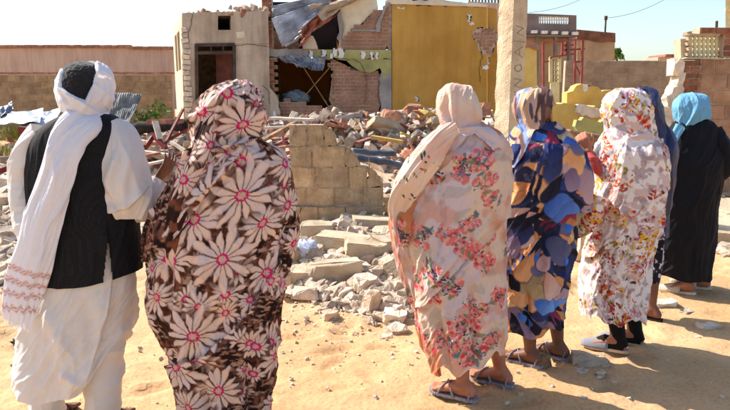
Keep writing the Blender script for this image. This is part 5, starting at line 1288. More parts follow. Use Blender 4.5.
# right sleeve: upper arm to elbow with the wide hanging cuff, then the forearm
sr = Tube([(110, 123, YM), (117, 138, YM), (122, 160, YM - .02), (126, 185, YM - .04), (127, 205, YM - .05), (127, 217, YM - .05)], [.045, .075, .092, .105, .115, .10], [.07, .09, .10, .09, .07, .05], 150, 190)
sr.ppm = F / YM; sr.folds(.011, 9, 2.0, .35, 45, 1, .7); sr.strokes([([(118, 150), (110, 180), (112, 205)], .02, .02, 'r'), ([(128, 150), (124, 185), (126, 215)], .02, .014, 'r'), ([(145, 190), (130, 206), (110, 212)], .012, .022, 's'), ([(106, 185), (112, 200), (126, 212)], .012, .014, 'v')])
sr.build('sleeve', white, man)
sf = Tube([(120, 203, YM - .04), (134, 204, YM - .01), (145, 196, YM + .03), (153, 187, YM + .08), (157, 181, YM + .10)], [.05, .072, .06, .048, .038], [.05, .06, .052, .045, .036], 110, 130)
sf.ppm = F / YM; sf.folds(.012, 5, 9, .4, 47, 1, .7); sf.build('sleeve', white, man)
# trousers below the robe
for px, dY in ((48, .02), (104, -.03)):
    t = Loft([(340, px - 19, px + 19, YM + dY, .085), (380, px - 17, px + 17, YM + dY, .08), (430, px - 14, px + 14, YM + dY, .07), (458, px - 12, px + 12, YM + dY, .06)], 120, 120); t.ppm = F / YM; t.folds(.012, 4, 6, .3, px, 1, .6); t.build('trouser_leg', white, man)
fdm = Vector((.35, .94, 0)); fm = [Vector((at(48, 440, YM + .02).x, YM + .02, 0)), Vector((at(104, 440, YM - .03).x, YM - .03, 0))]
for f in fm: f.z = hz(f.x, f.y)
hcm = at(86, 92, YM + .02); W_ = at(157, 180, YM + .10)
human(man, (at(84, 200, YM).x, YM + .02), 1.70, math.atan2(.94, .35), [(fm[0], fdm), (fm[1], fdm)],
      [(at(30, 200, YM), at(40, 236, YM + .05), Vector((.5, .5, -.7)), Vector((.8, 0, .2)), 1, .4, None), (at(130, 200, YM - .02), W_, Vector((.62, .12, .74)), Vector((-.62, .55, .5)), -1, .28, None)], skin_d, hcm, .0055, .95, (.62, .78, -.05))
for f in fm: sandal(man, f, fdm, M['pole'], M['pole'])
# head: felt cap, turban wound round it, beard
cap = Loft([(61.5, 79, 86, YM - .01, .012), (62.8, 73, 91, YM - .01, .04), (67, 67, 98, YM - .01, .075), (76, 63, 102, YM - .01, .105), (90, 62, 104, YM - .01, .120), (102, 64, 103, YM - .01, .118)], 120, 90)
cc = np.zeros(cap.S.shape + (3,)); cc[:] = la((20, 20, 23)); cap.push(.003 * (vn(cap.S * 120, cap.T * 120, 3) - .5)); cap.build('cap', cloth('black_knit', (28, 27, 30), .95, 0, .6, .3), man)
tb = Loft([(62, 90, 96, YM + .01, .02), (63.5, 80, 102, YM + .01, .06), (68, 69, 107, YM + .0, .09), (76, 62, 110.5, YM, .115), (88, 59, 111.5, YM, .13), (98, 59.5, 111, YM, .132), (106, 63, 108, YM, .125), (113, 70, 106, YM + .01, .11), (119, 76, 105, YM + .02, .09)], 220, 200)
tb.ppm = F / YM
PLN = np.array([(62, 87), (62.5, 75), (66, 66), (74, 60), (86, 57), (95, 60), (95.5, 73), (92.5, 85), (85, 100), (78, 97.5), (69, 92)])
def pdist(px, py, poly):
    D = np.full(px.shape, 1e9); ins = np.zeros(px.shape, bool); n = len(poly)
    for i in range(n):
        a_, b_ = poly[i], poly[(i + 1) % n]; d = b_ - a_; u = np.clip(((px - a_[0]) * d[0] + (py - a_[1]) * d[1]) / (d @ d), 0, 1)
        D = np.minimum(D, np.hypot(px - a_[0] - u * d[0], py - a_[1] - u * d[1])); cnd = ((a_[1] > py) != (b_[1] > py)) & (px < (b_[0] - a_[0]) * (py - a_[1]) / (b_[1] - a_[1] + 1e-9) + a_[0]); ins ^= cnd
    return np.where(ins, -D, D)
dd_ = pdist(tb.PX, tb.PY, PLN); tb.push(.010 * np.exp(-(dd_ / 5) ** 2) * tb.front - .014 * np.exp(-(dd_ / 1.2) ** 2) * tb.front)
tb.folds(.006, 5, 14, .55, 51, 1, .5)
tb.strokes([([(61, 84), (74, 96), (92, 108), (106, 118)], .02, .016, 's'), ([(60, 98), (75, 108), (96, 116)], .012, .012, 'r'), ([(92, 92), (86, 102), (80, 110)], .012, .010, 'r'), ([(100, 70), (103, 90), (94, 106)], .014, .010, 'r'), ([(108, 76), (108, 96), (104, 110)], .01, .008, 'r'), ([(62, 90), (70, 104), (82, 112)], .01, .010, 'v')])
tb.build('turban', white2, man, None, ~((dd_ < -.2) & tb.front) & ~(((tb.th > math.radians(28)) & (tb.th < math.radians(96)))[None, :] & (tb.PY > 78) & (tb.PY < 116)))
bd = MB(); fdv = Vector((.62, .78, -.05)).normalized(); sdv_ = fdv.cross(Vector((0, 0, 1)))
for i in range(900):
    a_ = rnd.uniform(-1, 1); v_ = rnd.random(); p = hcm + fdv * (.088 - .05 * a_ * a_ - .03 * (1 - v_) * 0) + sdv_ * a_ * .070 + Vector((0, 0, -.035 - .085 * v_ * (1 - .45 * a_ * a_))); d = (Vector((0, 0, -1)) + fdv * .4 + Vector((rnd.uniform(-.4, .4), rnd.uniform(-.4, .4), 0))).normalized() * rnd.uniform(.012, .028)
    w_ = Vector((rnd.uniform(-1, 1), rnd.uniform(-1, 1), 0)).normalized() * .0012; bd.add([p - w_, p + w_, p + d], [(0, 1, 2)])
bd.build('beard', mat('grey_hair', (140, 132, 124), (80, 74, 70), 60, 0), man)
# trailing scarf with striped, fringed end
KS = [(99, 112, .005), (82, 122, -.115), (68, 140, -.165), (58, 172, -.185), (50, 200, -.185), (42, 230, -.185), (35, 258, -.185), (26, 285, -.18), (21, 308, -.18), (19, 322, -.18)]
WS = [.045, .062, .062, .072, .080, .082, .084, .078, .062, .050]
sc = Tube([(x, y, YM + o_) for x, y, o_ in KS], WS, [.03, .03, .026, .024, .022, .02, .018, .014, .010, .006], 220, 330)
sc.ppm = F / YM; sc.folds(.012, 22, 1.4, .10, 61, 1.0, .5); sc.folds(.008, 9, .9, -.08, 62, 1, .4)
c = np.zeros(sc.S.shape + (3,)); c[:] = la((236, 236, 243)); tt = sc.T + .10 * sc.S; Tm = sc.T.max()
for t0 in (.245, .19, .135, .07):
    z = (tt - (Tm - t0)); m = sst(.011, .008, np.abs(z)); zig = (((sc.S * 75 + z * 60) % 1) > .35) ; c = paint(c, m * zig * .75, la((196, 120, 96)))
    c = paint(c, sst(.0025, .0015, np.abs(np.abs(z) - .012)) * .5, la((204, 150, 130)))
sc.hem(lambda u: .012 * np.sin(u * 40)); sc.build('scarf', cloth('striped_voile', None, .85, .22, .35), man, c)
q = MB(); e0 = at(11, 322, YM - .18); e1 = at(30, 327, YM - .18)
for i in range(70):
    p = e0.lerp(e1, rnd.random()) + Vector((0, rnd.uniform(-.01, .01), .012)); d = Vector((rnd.uniform(-.01, .01), 0, -rnd.uniform(.02, .04))); w_ = Vector((.0009, 0, 0)); q.add([p - w_, p + w_, p + d + w_, p + d - w_], [(0, 1, 2, 3)])
q.build('fringe', white2, man)

# ================= woman in flower printed tobe =================
YW = 2.7
wa = empty('person', (at(225, 300, YW).x, YW, 0)); tag(wa, 'woman wrapped head to foot in brown cloth with big cream daisies and magenta centres', 'person')
L2 = Loft([(83, 232, 244, YW, .012), (84.5, 223, 250, YW, .05), (89, 211, 257, YW, .085), (97, 203, 261, YW, .115), (108, 197, 263, YW, .13), (120, 193, 263.5, YW, .13), (132, 191, 261, YW, .12), (140, 193, 262, YW, .12), (146, 193, 270, YW, .125), (151, 192, 278, YW, .135),
           (160, 188, 284, YW, .15), (172, 181, 289, YW, .165), (190, 170, 292, YW, .18), (210, 161, 295, YW, .19), (235, 152, 295, YW, .195), (262, 150, 289, YW, .20), (290, 151, 283, YW, .20), (320, 153, 277, YW, .19), (345, 163, 275, YW, .185), (370, 175, 273, YW, .18), (400, 183, 270, YW, .175), (435, 188, 268, YW, .17), (452, 190, 267, YW, .17)], 380, 430)
L2.ppm = F / YW
vv = L2.v; L2.folds(.012, 6.5, 1.3, .35, 71, 1, .6, sst(.2, .4, vv)); L2.folds(.006, 16, 5, -.6, 72, .8, .8); L2.folds(.008, 5, 9, .5, 74, 1, .6, sst(.38, .2, vv))
L2.folds(.0035, 30, 9, .5, 79, 1, .8); L2.strokes([([(236, 84), (222, 102), (214, 130), (190, 165)], 0.011, 0.021, 'r'), ([(246, 86), (240, 110), (236, 140), (215, 160)], 0.009, 0.015, 'r'), ([(230, 92), (205, 112), (188, 124)], 0.013, 0.021, 'r'), ([(216, 128), (200, 150), (180, 180)], 0.011, 0.021, 'r'),
            ([(264, 134), (240, 150), (214, 154), (196, 160)], 0.013, 0.021, 's'), ([(256, 96), (258, 120), (252, 142)], 0.009, 0.015, 'r'), ([(250, 148), (230, 170), (190, 210), (160, 250)], 0.018, 0.018, 's'),
            ([(262, 300), (230, 345), (185, 372)], 0.020, 0.033, 's'), ([(285, 250), (262, 320), (240, 350)], 0.016, 0.021, 's'), ([(170, 250), (172, 290), (168, 330)], 0.014, 0.027, 'v'), ([(158, 215), (163, 250), (160, 300)], 0.013, 0.021, 'r'), ([(205, 380), (212, 430)], 0.018, 0.030, 'v'), ([(246, 355), (250, 420)], 0.018, 0.027, 'v'), ([(292, 215), (280, 240), (276, 290)], 0.013, 0.018, 'v')])
fl = [(205, 112, 19), (228, 96, 17), (242, 124, 24), (255, 104, 14), (200, 148, 20), (216, 134, 14), (242, 163, 26), (283, 164, 22), (222, 182, 18), (175, 196, 16), (242, 196, 31), (194, 219, 30), (262, 223, 22), (286, 205, 20), (162, 236, 18), (223, 259, 30), (265, 272, 24), (172, 262, 22), (286, 246, 18), (196, 262, 12), (199, 306, 18), (226, 313, 15), (160, 296, 20), (266, 320, 20), (250, 298, 14), (194, 335, 32), (244, 343, 22), (222, 345, 14), (272, 350, 16), (170, 355, 16), (208, 383, 30), (250, 402, 26), (232, 372, 14), (180, 410, 24), (222, 428, 26), (262, 440, 22), (206, 170, 14), (268, 186, 12), (152, 268, 12)]
for i in range(46): fl.append(None)
order = sorted([i for i in range(39) if fl[i][2] >= 12], key=lambda i: fl[i][2])
bs = random.Random(5); bk = []
for i in range(60): bk.append((bs.choice((-1, 1)) * bs.uniform(.36, 1.1), bs.uniform(.1, 1.75), bs.uniform(.07, .12)))
for i in range(55): bk.append((bs.uniform(-.5, .5), bs.uniform(.0, 1.75), bs.uniform(.05, .085)))
SP = [L2.spot(f_[0], f_[1]) if f_ else None for f_ in fl]
def print2(L_):
    c = np.zeros(L_.S.shape + (3,)); c[:] = la((34, 18, 16)); n = fbm(L_.S * 60, L_.T * 22, 3, 3); c = paint(c, sst(.45, .7, n), la((124, 76, 56))); n = fbm(L_.S * 40 + 5, L_.T * 90, 9, 3); c = paint(c, sst(.56, .64, n) * .8, la((190, 146, 122)))
    for i, (S0, T0, Rr) in enumerate(bk): flower(L_, c, S0, T0, Rr, bs.uniform(0, 1), 300 + i)
    for i in order: flower(L_, c, SP[i][0], SP[i][1], fl[i][2] / (F / YW) * 1.12, i * 1.3, i)
    return c
c = print2(L2)
pm_w2 = cloth('daisy_print_voile', None, .8, .10, .3)
E2 = Tube([(222, 98, YW - .06), (212, 118, YW - .10), (205, 140, YW - .125), (197, 164, YW - .135), (186, 192, YW - .145), (177, 224, YW - .145), (171, 258, YW - .13), (170, 292, YW - .10)], [.02, .035, .04, .045, .055, .05, .04, .015], [.04, .045, .045, .045, .05, .05, .04, .015], 170, 260)
E2.ppm = F / YW; E2.folds(.013, 14, 1.2, .12, 171, 1, .5); ce = np.zeros(E2.S.shape + (3,)); ce[:] = la((44, 24, 20)); ce = paint(ce, sst(.5, .7, fbm(E2.S * 22, E2.T * 22, 3, 3)), la((120, 70, 50)))
for i_ in range(26): flower(E2, ce, bs.uniform(-.24, .24), bs.uniform(0, .9), bs.uniform(.07, .12), bs.uniform(0, 6), 600 + i_)
E2.build('tobe_end', pm_w2, wa, ce); L2.hem(lambda u: .012 * np.sin(u * 12)); L2.build('tobe', pm_w2, wa, c); overlap(L2, 'tobe_fold', pm_w2, wa, [(140, 372), (168, 366), (205, 352), (240, 318), (268, 270), (300, 196)], True, print2, .016, .12, .08, 3); overlap(L2, 'shoulder_fold', pm_w2, wa, [(150, 262), (180, 236), (215, 186), (245, 152), (270, 138), (300, 132)], False, print2, .011, -.10, .07, 5, 142)
fw = [Vector((at(212, 440, YW).x, YW + .03, 0)), Vector((at(246, 440, YW).x, YW - .04, 0))]; fdw = Vector((.3, .95, 0))
for f in fw: f.z = hz(f.x, f.y)
human(wa, (at(228, 200, YW).x, YW + .03), 1.58, math.atan2(.95, .3), [(fw[0], fdw), (fw[1], fdw)], [None, None], skin_m, at(236, 116, YW), .009, .9, (.0, 1, 0))
for f in fw: sandal(wa, f, fdw, M['pole'], M['pole'])

# ================= woman in pink veil =================
Y3 = 3.10
wb = empty('person', (at(460, 380, Y3).x, Y3, 0)); tag(wb, 'woman in pale peach robe with rose clusters and pink veil falling over her left arm', 'person')
L3 = Loft([(122, 446, 480, Y3, .07), (127, 440, 490, Y3, .10), (133, 436, 499, Y3, .12), (142, 430, 505, Y3, .135), (155, 424, 509, Y3, .185), (175, 414, 510, Y3, .185), (200, 408, 507, Y3, .185), (225, 407, 504, Y3, .185), (255, 410, 503, Y3, .185), (280, 416, 503, Y3, .185), (300, 421, 503, Y3, .185), (325, 423, 503, Y3, .185), (350, 426, 502, Y3, .185), (373, 430, 500, Y3, .185)], 320, 380)
L3.ppm = F / Y3; vv = L3.v
L3.folds(.003, 28, 9, .4, 89, 1, .8); L3.folds(.017, 7, 1.0, -.25, 81, 1, .5, sst(.25, .6, vv)); L3.folds(.005, 18, 5, .7, 82, .8, .8)
L3.strokes([([(500, 212), (475, 240), (448, 268), (430, 292)], .016, .026, 's'), ([(502, 222), (478, 252), (452, 282), (436, 306)], .012, .016, 'r'), ([(436, 300), (444, 340), (452, 372)], .02, .026, 'v'), ([(470, 280), (474, 320), (476, 368)], .018, .03, 'v'), ([(484, 290), (488, 330), (490, 368)], .02, .014, 'r'), ([(440, 180), (444, 220), (438, 260)], .014, .016, 'v'), ([(504, 160), (498, 185), (490, 215)], .016, .014, 's'), ([(456, 300), (460, 350)], .02, .016, 'r'), ([(424, 300), (430, 345)], .014, .016, 'r')])
L3.hem(lambda u: .075 * sst(.02, .22, u) + .03 * sst(-.02, -.2, u) * 0 + .025 * np.cos(u * 20) * (np.abs(u) < .5) - .02 * sst(-.3, -.5, u))
def washprint(L_, clusters, seed, dens=1.0):
    c = np.zeros(L_.S.shape + (3,)); c[:] = la((224, 200, 180)); n = fbm(L_.S * 3.2 + 4, L_.T * 3.2, seed, 4)[..., None]
    c = c * (1 - sst(.42, .62, n)) + la((206, 132, 92)) * sst(.42, .62, n); n = fbm(L_.S * 4 + 20, L_.T * 4, seed + 7, 4)[..., None]; c = c * (1 - .8 * sst(.52, .7, n)) + la((214, 200, 206)) * .8 * sst(.52, .7, n)
    n = fbm(L_.S * 9, L_.T * 9, seed + 9, 3)[..., None]; c = c * (1 - .5 * sst(.56, .66, n)) + la((212, 136, 100)) * .5 * sst(.56, .66, n); n = fbm(L_.S * 14 + 3, L_.T * 14, seed + 12, 3)[..., None]; c = c * (1 - .35 * sst(.6, .68, n)) + la((150, 156, 146)) * .35 * sst(.6, .68, n)
    r_ = random.Random(seed); pal = [la(v) for v in ((204, 72, 80), (222, 122, 116), (70, 96, 80), (44, 50, 72), (62, 124, 150), (104, 74, 120), (226, 214, 190), (222, 176, 80), (120, 134, 96), (170, 40, 56), (232, 170, 160))]
    for (S0, T0, rad, nb) in clusters:
        rad = rad * 1.15
        for k in range(int(nb * 1.9)):
            a_ = r_.uniform(0, 6.28); q_ = rad * r_.random() ** .6; s_ = S0 + math.cos(a_) * q_; t_ = T0 + math.sin(a_) * q_; kind = r_.random(); sz = r_.uniform(.008, .022)
            if kind < .42: rose(L_, c, s_, t_, sz * 1.5, [pal[r_.choice((0, 1, 1, 10, 10))], pal[1], pal[10], pal[r_.choice((0, 1))]], r_.randrange(999))
            elif kind < .75: blob(L_, c, s_, t_, sz * 1.3, sz * .5, r_.uniform(0, 6.28), pal[r_.choice((2, 3, 2, 8, 4, 8))], r_.randrange(99), .3, .25, None, 'leaf', .8)
            else:
                for z in range(6): blob(L_, c, s_ + r_.uniform(-sz, sz), t_ + r_.uniform(-sz, sz), sz * .33, sz * .28, 0, pal[r_.choice((4, 5, 6, 7, 3))], z, .2)
    return c
cl3 = []
for px, py, rad, nb in [(482, 158, .05, 22), (476, 178, .06, 30), (462, 162, .04, 14), (450, 193, .022, 6), (492, 190, .05, 18), (500, 210, .035, 12), (486, 236, .04, 16), (470, 250, .035, 10), (440, 250, .05, 14), (452, 285, .05, 18), (485, 262, .05, 18), (498, 300, .05, 16), (462, 330, .07, 34), (442, 340, .05, 20), (466, 355, .06, 30), (492, 350, .05, 24), (430, 290, .05, 16), (478, 310, .04, 12), (428, 335, .04, 16), (420, 240, .04, 12), (505, 250, .04, 12)]:
    S0, T0 = L3.spot(px, py); cl3.append((S0, T0, rad, nb))
r_ = random.Random(3)
for i in range(26): cl3.append((r_.choice((-1, 1)) * r_.uniform(.33, .8), r_.uniform(.1, 1.3), .06, 16))
pm3 = cloth('rose_print_voile', None, .8, .18, .3); L3.build('robe', pm3, wb, washprint(L3, cl3, 5)); overlap(L3, 'robe_fold', pm3, wb, [(400, 318), (430, 302), (452, 276), (480, 246), (512, 208)], False, lambda L_: washprint(L_, cl3, 5), .013, .07, .06, 4, 166)
# veil over the head and shoulders
V3 = Loft([(84.5, 453, 465, Y3, .014), (86, 447, 470, Y3, .045), (91, 441.5, 475, Y3, .075), (99, 438, 478.5, Y3, .098), (109, 437.5, 481, Y3, .108), (118, 439, 481, Y3, .108), (125, 441, 480, Y3, .105), (129, 440, 487, Y3, .11), (134, 434, 498, Y3, .13), (142, 428, 506, Y3, .146), (152, 422, 510, Y3, .158), (160, 418, 511, Y3, .165)], 280, 260)
V3.ppm = F / Y3; vv = V3.v
V3.folds(.0025, 26, 9, .4, 99, 1, .8); V3.folds(.009, 7, 3, .15, 91, 1, .6); V3.folds(.006, 5, 12, -.5, 92, 1, .5, sst(.5, .8, vv))
V3.strokes([([(449, 92), (446, 110), (452, 128)], .012, .012, 'v'), ([(456, 90), (458, 110), (456, 128)], .012, .008, 'v'), ([(470, 92), (472, 112), (466, 126)], .010, .008, 'r'), ([(441, 100), (444, 120), (455, 131)], .012, .012, 'r'), ([(452, 131), (470, 128), (488, 131), (506, 146)], .012, .018, 's'), ([(455, 134), (476, 133), (498, 145)], .010, .010, 'v'), ([(470, 139), (482, 146), (496, 158)], .012, .008, 'v')])
def veilprint(L_, seed):
    c = np.zeros(L_.S.shape + (3,)); c[:] = la((230, 208, 188)); n = fbm(L_.S * 4, L_.T * 3, seed, 4)[..., None]; c = c * (1 - sst(.45, .65, n)) + la((222, 184, 162)) * sst(.45, .65, n); n = fbm(L_.S * 5 + 20, L_.T * 3, seed + 7, 4)[..., None]; c = c * (1 - .7 * sst(.5, .66, n)) + la((214, 202, 208)) * .7 * sst(.5, .66, n); return c
low = np.interp(V3.u, [-1, -.6, -.32, -.16, -.05, .05, .14, .3, .5, 1], [200, 200, 200, 150, 137, 135, 142, 165, 200, 200])[None, :] + 0 * V3.PY
vm = cloth('pink_voile', None, .8, .2, .35); V3.build('veil', vm, wb, veilprint(V3, 8), ~((V3.PY > low) & V3.front))
# bundle of veil falling over the left forearm
B3 = Tube([(452, 128, Y3 - .10), (440, 140, Y3 - .14), (426, 158, Y3 - .16), (412, 182, Y3 - .13), (402, 204, Y3 - .08), (404, 226, Y3 - .06), (406, 246, Y3 - .05)], [.03, .05, .062, .075, .07, .05, .035], [.035, .045, .055, .06, .05, .035, .02], 200, 260)
B3.ppm = F / Y3; B3.folds(.016, 13, 1.3, .12, 95, 1.0, .5); B3.folds(.006, 30, 2.5, .1, 96, 1, .5)
cb = veilprint(B3, 9); g_ = sst(.12, .30, B3.T)[..., None]; n = fbm(B3.S * 5, B3.T * 6, 4, 3)[..., None]; cb = cb * (1 - g_ * sst(.35, .6, n) * .9) + la((222, 140, 100)) * g_ * sst(.35, .6, n) * .9
r_ = random.Random(8)
for i in range(60): blob(B3, cb, r_.uniform(-.2, .2), r_.uniform(.18, .48), r_.uniform(.006, .014), .005, r_.uniform(0, 6), la(r_.choice(((60, 84, 70), (200, 80, 80), (70, 60, 90), (150, 150, 90)))), i, .3)
B3.build('veil_end', vm, wb, cb)
D3 = Tube([(414, 196, Y3 - .05), (404, 215, Y3 - .03), (408, 240, Y3 + .0), (415, 265, Y3 + .02), (424, 300, Y3 + .03), (430, 340, Y3 + .03), (438, 374, Y3 + .02)], [.07, .065, .07, .07, .055, .05, .02], [.06, .08, .08, .08, .07, .05, .02], 200, 300)
D3.ppm = F / Y3; D3.folds(.016, 10, 1.1, -.1, 97, 1.0, .5); D3.folds(.006, 24, 3, .2, 98, 1, .6)
cd = [(r_.uniform(-.25, .25), r_.uniform(.1, .95), .045, 12) for i in range(16)]; D3.build('veil_side', pm3, wb, washprint(D3, cd, 15))
f3 = [(450, 401, .0), (487, 386, .0)]; fd3 = Vector((-.86, .52, 0)); G3 = []
for (x, y, o_) in f3: g_ = ground(x + 12, y - 1); G3.append(Vector((g_.x, g_.y, g_.z)))
hd3 = at(459, 111, Y3)
human(wb, (at(466, 200, Y3).x, Y3 + .02), 1.60, math.atan2(.95, -.3), [(G3[0], fd3), (G3[1], fd3)], [(at(425, 190, Y3 - .02), at(418, 168, Y3 - .02), Vector((-.55, .1, .9)), Vector((-.3, .8, 0)), -1, .55, 0), None], skin_l, hd3, .006, .85, (-.8, .6, 0))
sgrey = mat('patterned_strap', (168, 164, 172), (92, 88, 98), 120, .1, 80, .6)
for g_ in G3: sandal(wb, g_, fd3, sgrey, sgrey)

# ================= woman in leaf patterned robe =================
Y4 = 3.47
wc = empty('person', (at(530, 350, Y4).x, Y4, 0)); tag(wc, 'woman in robe of overlapping navy, orange and mauve petal shapes, beside the concrete pillar', 'person')
L4_ = Loft([(122, 524, 556, Y4, .06), (128, 516, 563, Y4, .09), (136, 510, 571, Y4, .12), (146, 505, 578, Y4, .185), (160, 502, 584, Y4, .185), (178, 501, 587.5, Y4, .185), (195, 500, 587, Y4, .185), (212, 500, 580, Y4, .185), (235, 500, 573, Y4, .185), (262, 499, 568, Y4, .185), (290, 498.5, 565, Y4, .185), (315, 500, 561, Y4, .185), (338, 502, 559, Y4, .185)], 330, 380)
L4_.ppm = F / Y4; L4_.folds(.003, 28, 9, .4, 109, 1, .8); L4_.folds(.017, 7, 1.2, .3, 101, 1, .6, sst(.15, .5, L4_.v)); L4_.folds(.006, 15, 5, -.5, 102, .8, .8)
L4_.strokes([([(526, 288), (528, 310), (529, 334)], .02, .04, 'v'), ([(550, 140), (540, 170), (530, 210), (512, 250)], .02, .016, 's'), ([(585, 190), (560, 205), (535, 240), (520, 280)], .016, .014, 's'), ([(515, 150), (520, 190), (508, 230)], .018, .02, 'r'), ([(545, 240), (548, 290), (546, 325)], .02, .014, 'r'), ([(508, 260), (512, 300), (510, 335)], .02, .014, 'r'), ([(528, 130), (520, 160), (506, 190)], .014, .02, 'v')])
L4_.hem(lambda u: .045 * sst(.0, .12, u) + .012 * np.sin(u * 14))
def leafprint(L_, seed, Smax=1.0, n=900):
    c = np.zeros(L_.S.shape + (3,)); c[:] = la((28, 30, 48)); r_ = random.Random(seed)
    pal = [((24, 30, 66), (44, 60, 120)), ((30, 32, 52), (60, 58, 84)), ((206, 140, 88), (224, 176, 130)), ((176, 104, 60), (216, 152, 100)), ((150, 118, 132), (190, 158, 164)), ((110, 90, 120), (150, 128, 150)), ((140, 122, 90), (188, 164, 122)), ((20, 22, 44), (34, 44, 84)), ((16, 16, 24), (40, 40, 60)), ((196, 124, 76), (220, 164, 116)), ((56, 104, 188), (120, 162, 220)), ((48, 84, 160), (96, 132, 200)), ((196, 146, 92), (222, 184, 136)), ((18, 18, 26), (34, 34, 50)), ((190, 140, 124), (218, 184, 168)), ((110, 30, 54), (150, 56, 84)), ((66, 70, 104), (104, 104, 140)), ((24, 24, 36), (60, 70, 120))]
    pts = []
    T1 = L_.T.max()
    for i in range(n): pts.append((r_.uniform(-Smax, Smax), r_.uniform(-.05, T1 + .05)))
    pts.sort(key=lambda p: -p[1] + 1.2 * r_.random())
    for i, (s_, t_) in enumerate(pts):
        a_, b_ = r_.choice(pal); rot = math.pi / 2 + 1.1 * math.sin(s_ * 7 + t_ * 4) + r_.uniform(-.7, .7); L__ = r_.uniform(.055, .11)
        blob(L_, c, s_, t_, L__ * 1.05, L__ * .74, rot, la((40, 34, 44)), i % 50, .12, .08, None, 'tear', .6)
        blob(L_, c, s_, t_, L__, L__ * .68, rot, la(a_), i % 50, .2, .06, la(b_), 'tear' if i % 3 else 'leaf')
    return c
pm4 = cloth('petal_print_cotton', None, .8, .05, .25); c4 = leafprint(L4_, 12)
for px, py, w_ in [(537, 137, .05), (583, 186, .05), (566, 262, .04), (568, 228, .03), (522, 318, .035)]:
    S0, T0 = L4_.spot(px, py); blob(L4_, c4, S0, T0, w_, w_ * .7, .5, la((46, 88, 178)), 1, .1, .06, la((84, 134, 214)))
L4_.build('robe', pm4, wc, c4); overlap(L4_, 'robe_fold', pm4, wc, [(490, 292), (515, 270), (540, 236), (565, 214), (595, 204)], False, lambda L_: leafprint(L_, 22), .012, .1, .05, 6, 140)
V4 = Loft([(87.5, 530, 541, Y4 + .0, .014), (89, 524, 547, Y4, .045), (94, 518, 551, Y4, .078), (102, 515, 553, Y4, .10), (111, 515.5, 553, Y4, .105), (119, 518, 552, Y4, .10), (126, 519, 552, Y4, .095), (131, 517, 553, Y4, .10), (138, 511, 556, Y4 - .01, .13), (150, 505, 560, Y4 - .02, .16), (166, 501, 562, Y4 - .02, .185)], 240, 220)
V4.ppm = F / Y4; V4.folds(.010, 8, 3, .3, 111, 1, .6); V4.strokes([([(533, 92), (524, 108), (530, 126)], .012, .016, 's'), ([(546, 94), (538, 112), (534, 128)], .012, .012, 'v'), ([(520, 100), (518, 118), (526, 132)], .010, .010, 'r'), ([(549, 104), (546, 124), (530, 140)], .012, .014, 's')])
nr_ = V4.front & (V4.PX > 544) & (V4.PY > 106); lo4 = V4.front & (V4.PY > np.interp(V4.PX, [500, 514, 524, 534, 545], [172, 168, 156, 134, 122]))
cv = np.zeros(V4.S.shape + (3,)); cv[:] = la((206, 170, 140)); n = fbm(V4.S * 16, V4.T * 4, 6, 3)[..., None]; cv = cv * (1 - sst(.52, .6, n)) + la((132, 150, 192)) * sst(.52, .6, n); n = fbm(V4.S * 20 + 8, V4.T * 5, 7, 3)[..., None]; cv = cv * (1 - sst(.56, .62, n)) + la((96, 70, 66)) * sst(.56, .62, n)
r_ = random.Random(2)
for i in range(60):
    S0, T0 = r_.uniform(-.4, .4), r_.uniform(0, .6); blob(V4, cv, S0, T0, r_.uniform(.025, .06), r_.uniform(.008, .016), r_.uniform(1, 2.2), la(r_.choice(((110, 136, 186), (214, 180, 156), (190, 150, 140), (84, 80, 104), (214, 160, 116), (222, 196, 172)))), i, .3, .2)
V4.build('veil', cloth('peach_blue_voile', None, .8, .12, .3), wc, cv, ~(nr_ | lo4))
f4 = [ground(529, 366), ground(557, 358)]; fd4 = Vector((-.80, .60, 0))
human(wc, (at(536, 200, Y4).x, Y4 + .02), 1.57, math.atan2(.95, -.3), [(f4[0], fd4), (f4[1], fd4)], [None, None], skin_d, at(535, 112, Y4), .008, .88, (.25, .95, 0))
for g_ in f4: sandal(wc, g_, fd4, sgrey, sgrey)

# ================= woman in white floral robe =================
Y5 = 3.66
wd = empty('person', (at(620, 340, Y5).x, Y5, 0)); tag(wd, 'woman in white robe speckled with red, orange and yellow flowers, black hose and grey slippers', 'person')
L5 = Loft([(89.5, 622, 634, Y5, .014), (91, 615, 640, Y5, .045), (96, 608, 646, Y5, .08), (105, 604, 649.5, Y5, .105), (115, 603.5, 651, Y5, .115), (124, 606, 651.5, Y5, .115), (131, 606, 653, Y5, .12), (140, 601, 657, Y5, .135), (152, 597, 661, Y5, .185), (168, 595.5, 663, Y5, .185), (188, 596, 662, Y5, .185), (205, 595, 659, Y5, .185), (228, 592, 656, Y5, .185), (250, 589, 649, Y5, .185), (275, 585, 645, Y5, .185), (300, 582, 643, Y5, .185), (322, 582, 641, Y5, .185)], 330, 420)
L5.ppm = F / Y5; L5.folds(.003, 28, 9, .4, 129, 1, .8); L5.folds(.015, 8, 1.2, .12, 121, 1, .6, sst(.25, .5, L5.v)); L5.folds(.007, 6, 9, .5, 122, 1, .7, sst(.4, .2, L5.v)); L5.folds(.005, 18, 5, -.5, 123, .8, .8)
L5.strokes([([(604, 132), (622, 140), (648, 132)], .014, .018, 's'), ([(622, 92), (612, 108), (612, 128)], .010, .010, 'r'), ([(640, 96), (644, 112), (640, 130)], .010, .010, 'v'), ([(628, 140), (622, 180), (612, 230), (600, 270)], .016, .018, 's'), ([(650, 140), (650, 190), (640, 240)], .014, .012, 'r'), ([(615, 235), (608, 280), (604, 318)], .018, .02, 'v'), ([(630, 230), (628, 275), (626, 318)], .018, .018, 'v'), ([(596, 200), (590, 222), (577, 236)], .014, .016, 'r')])
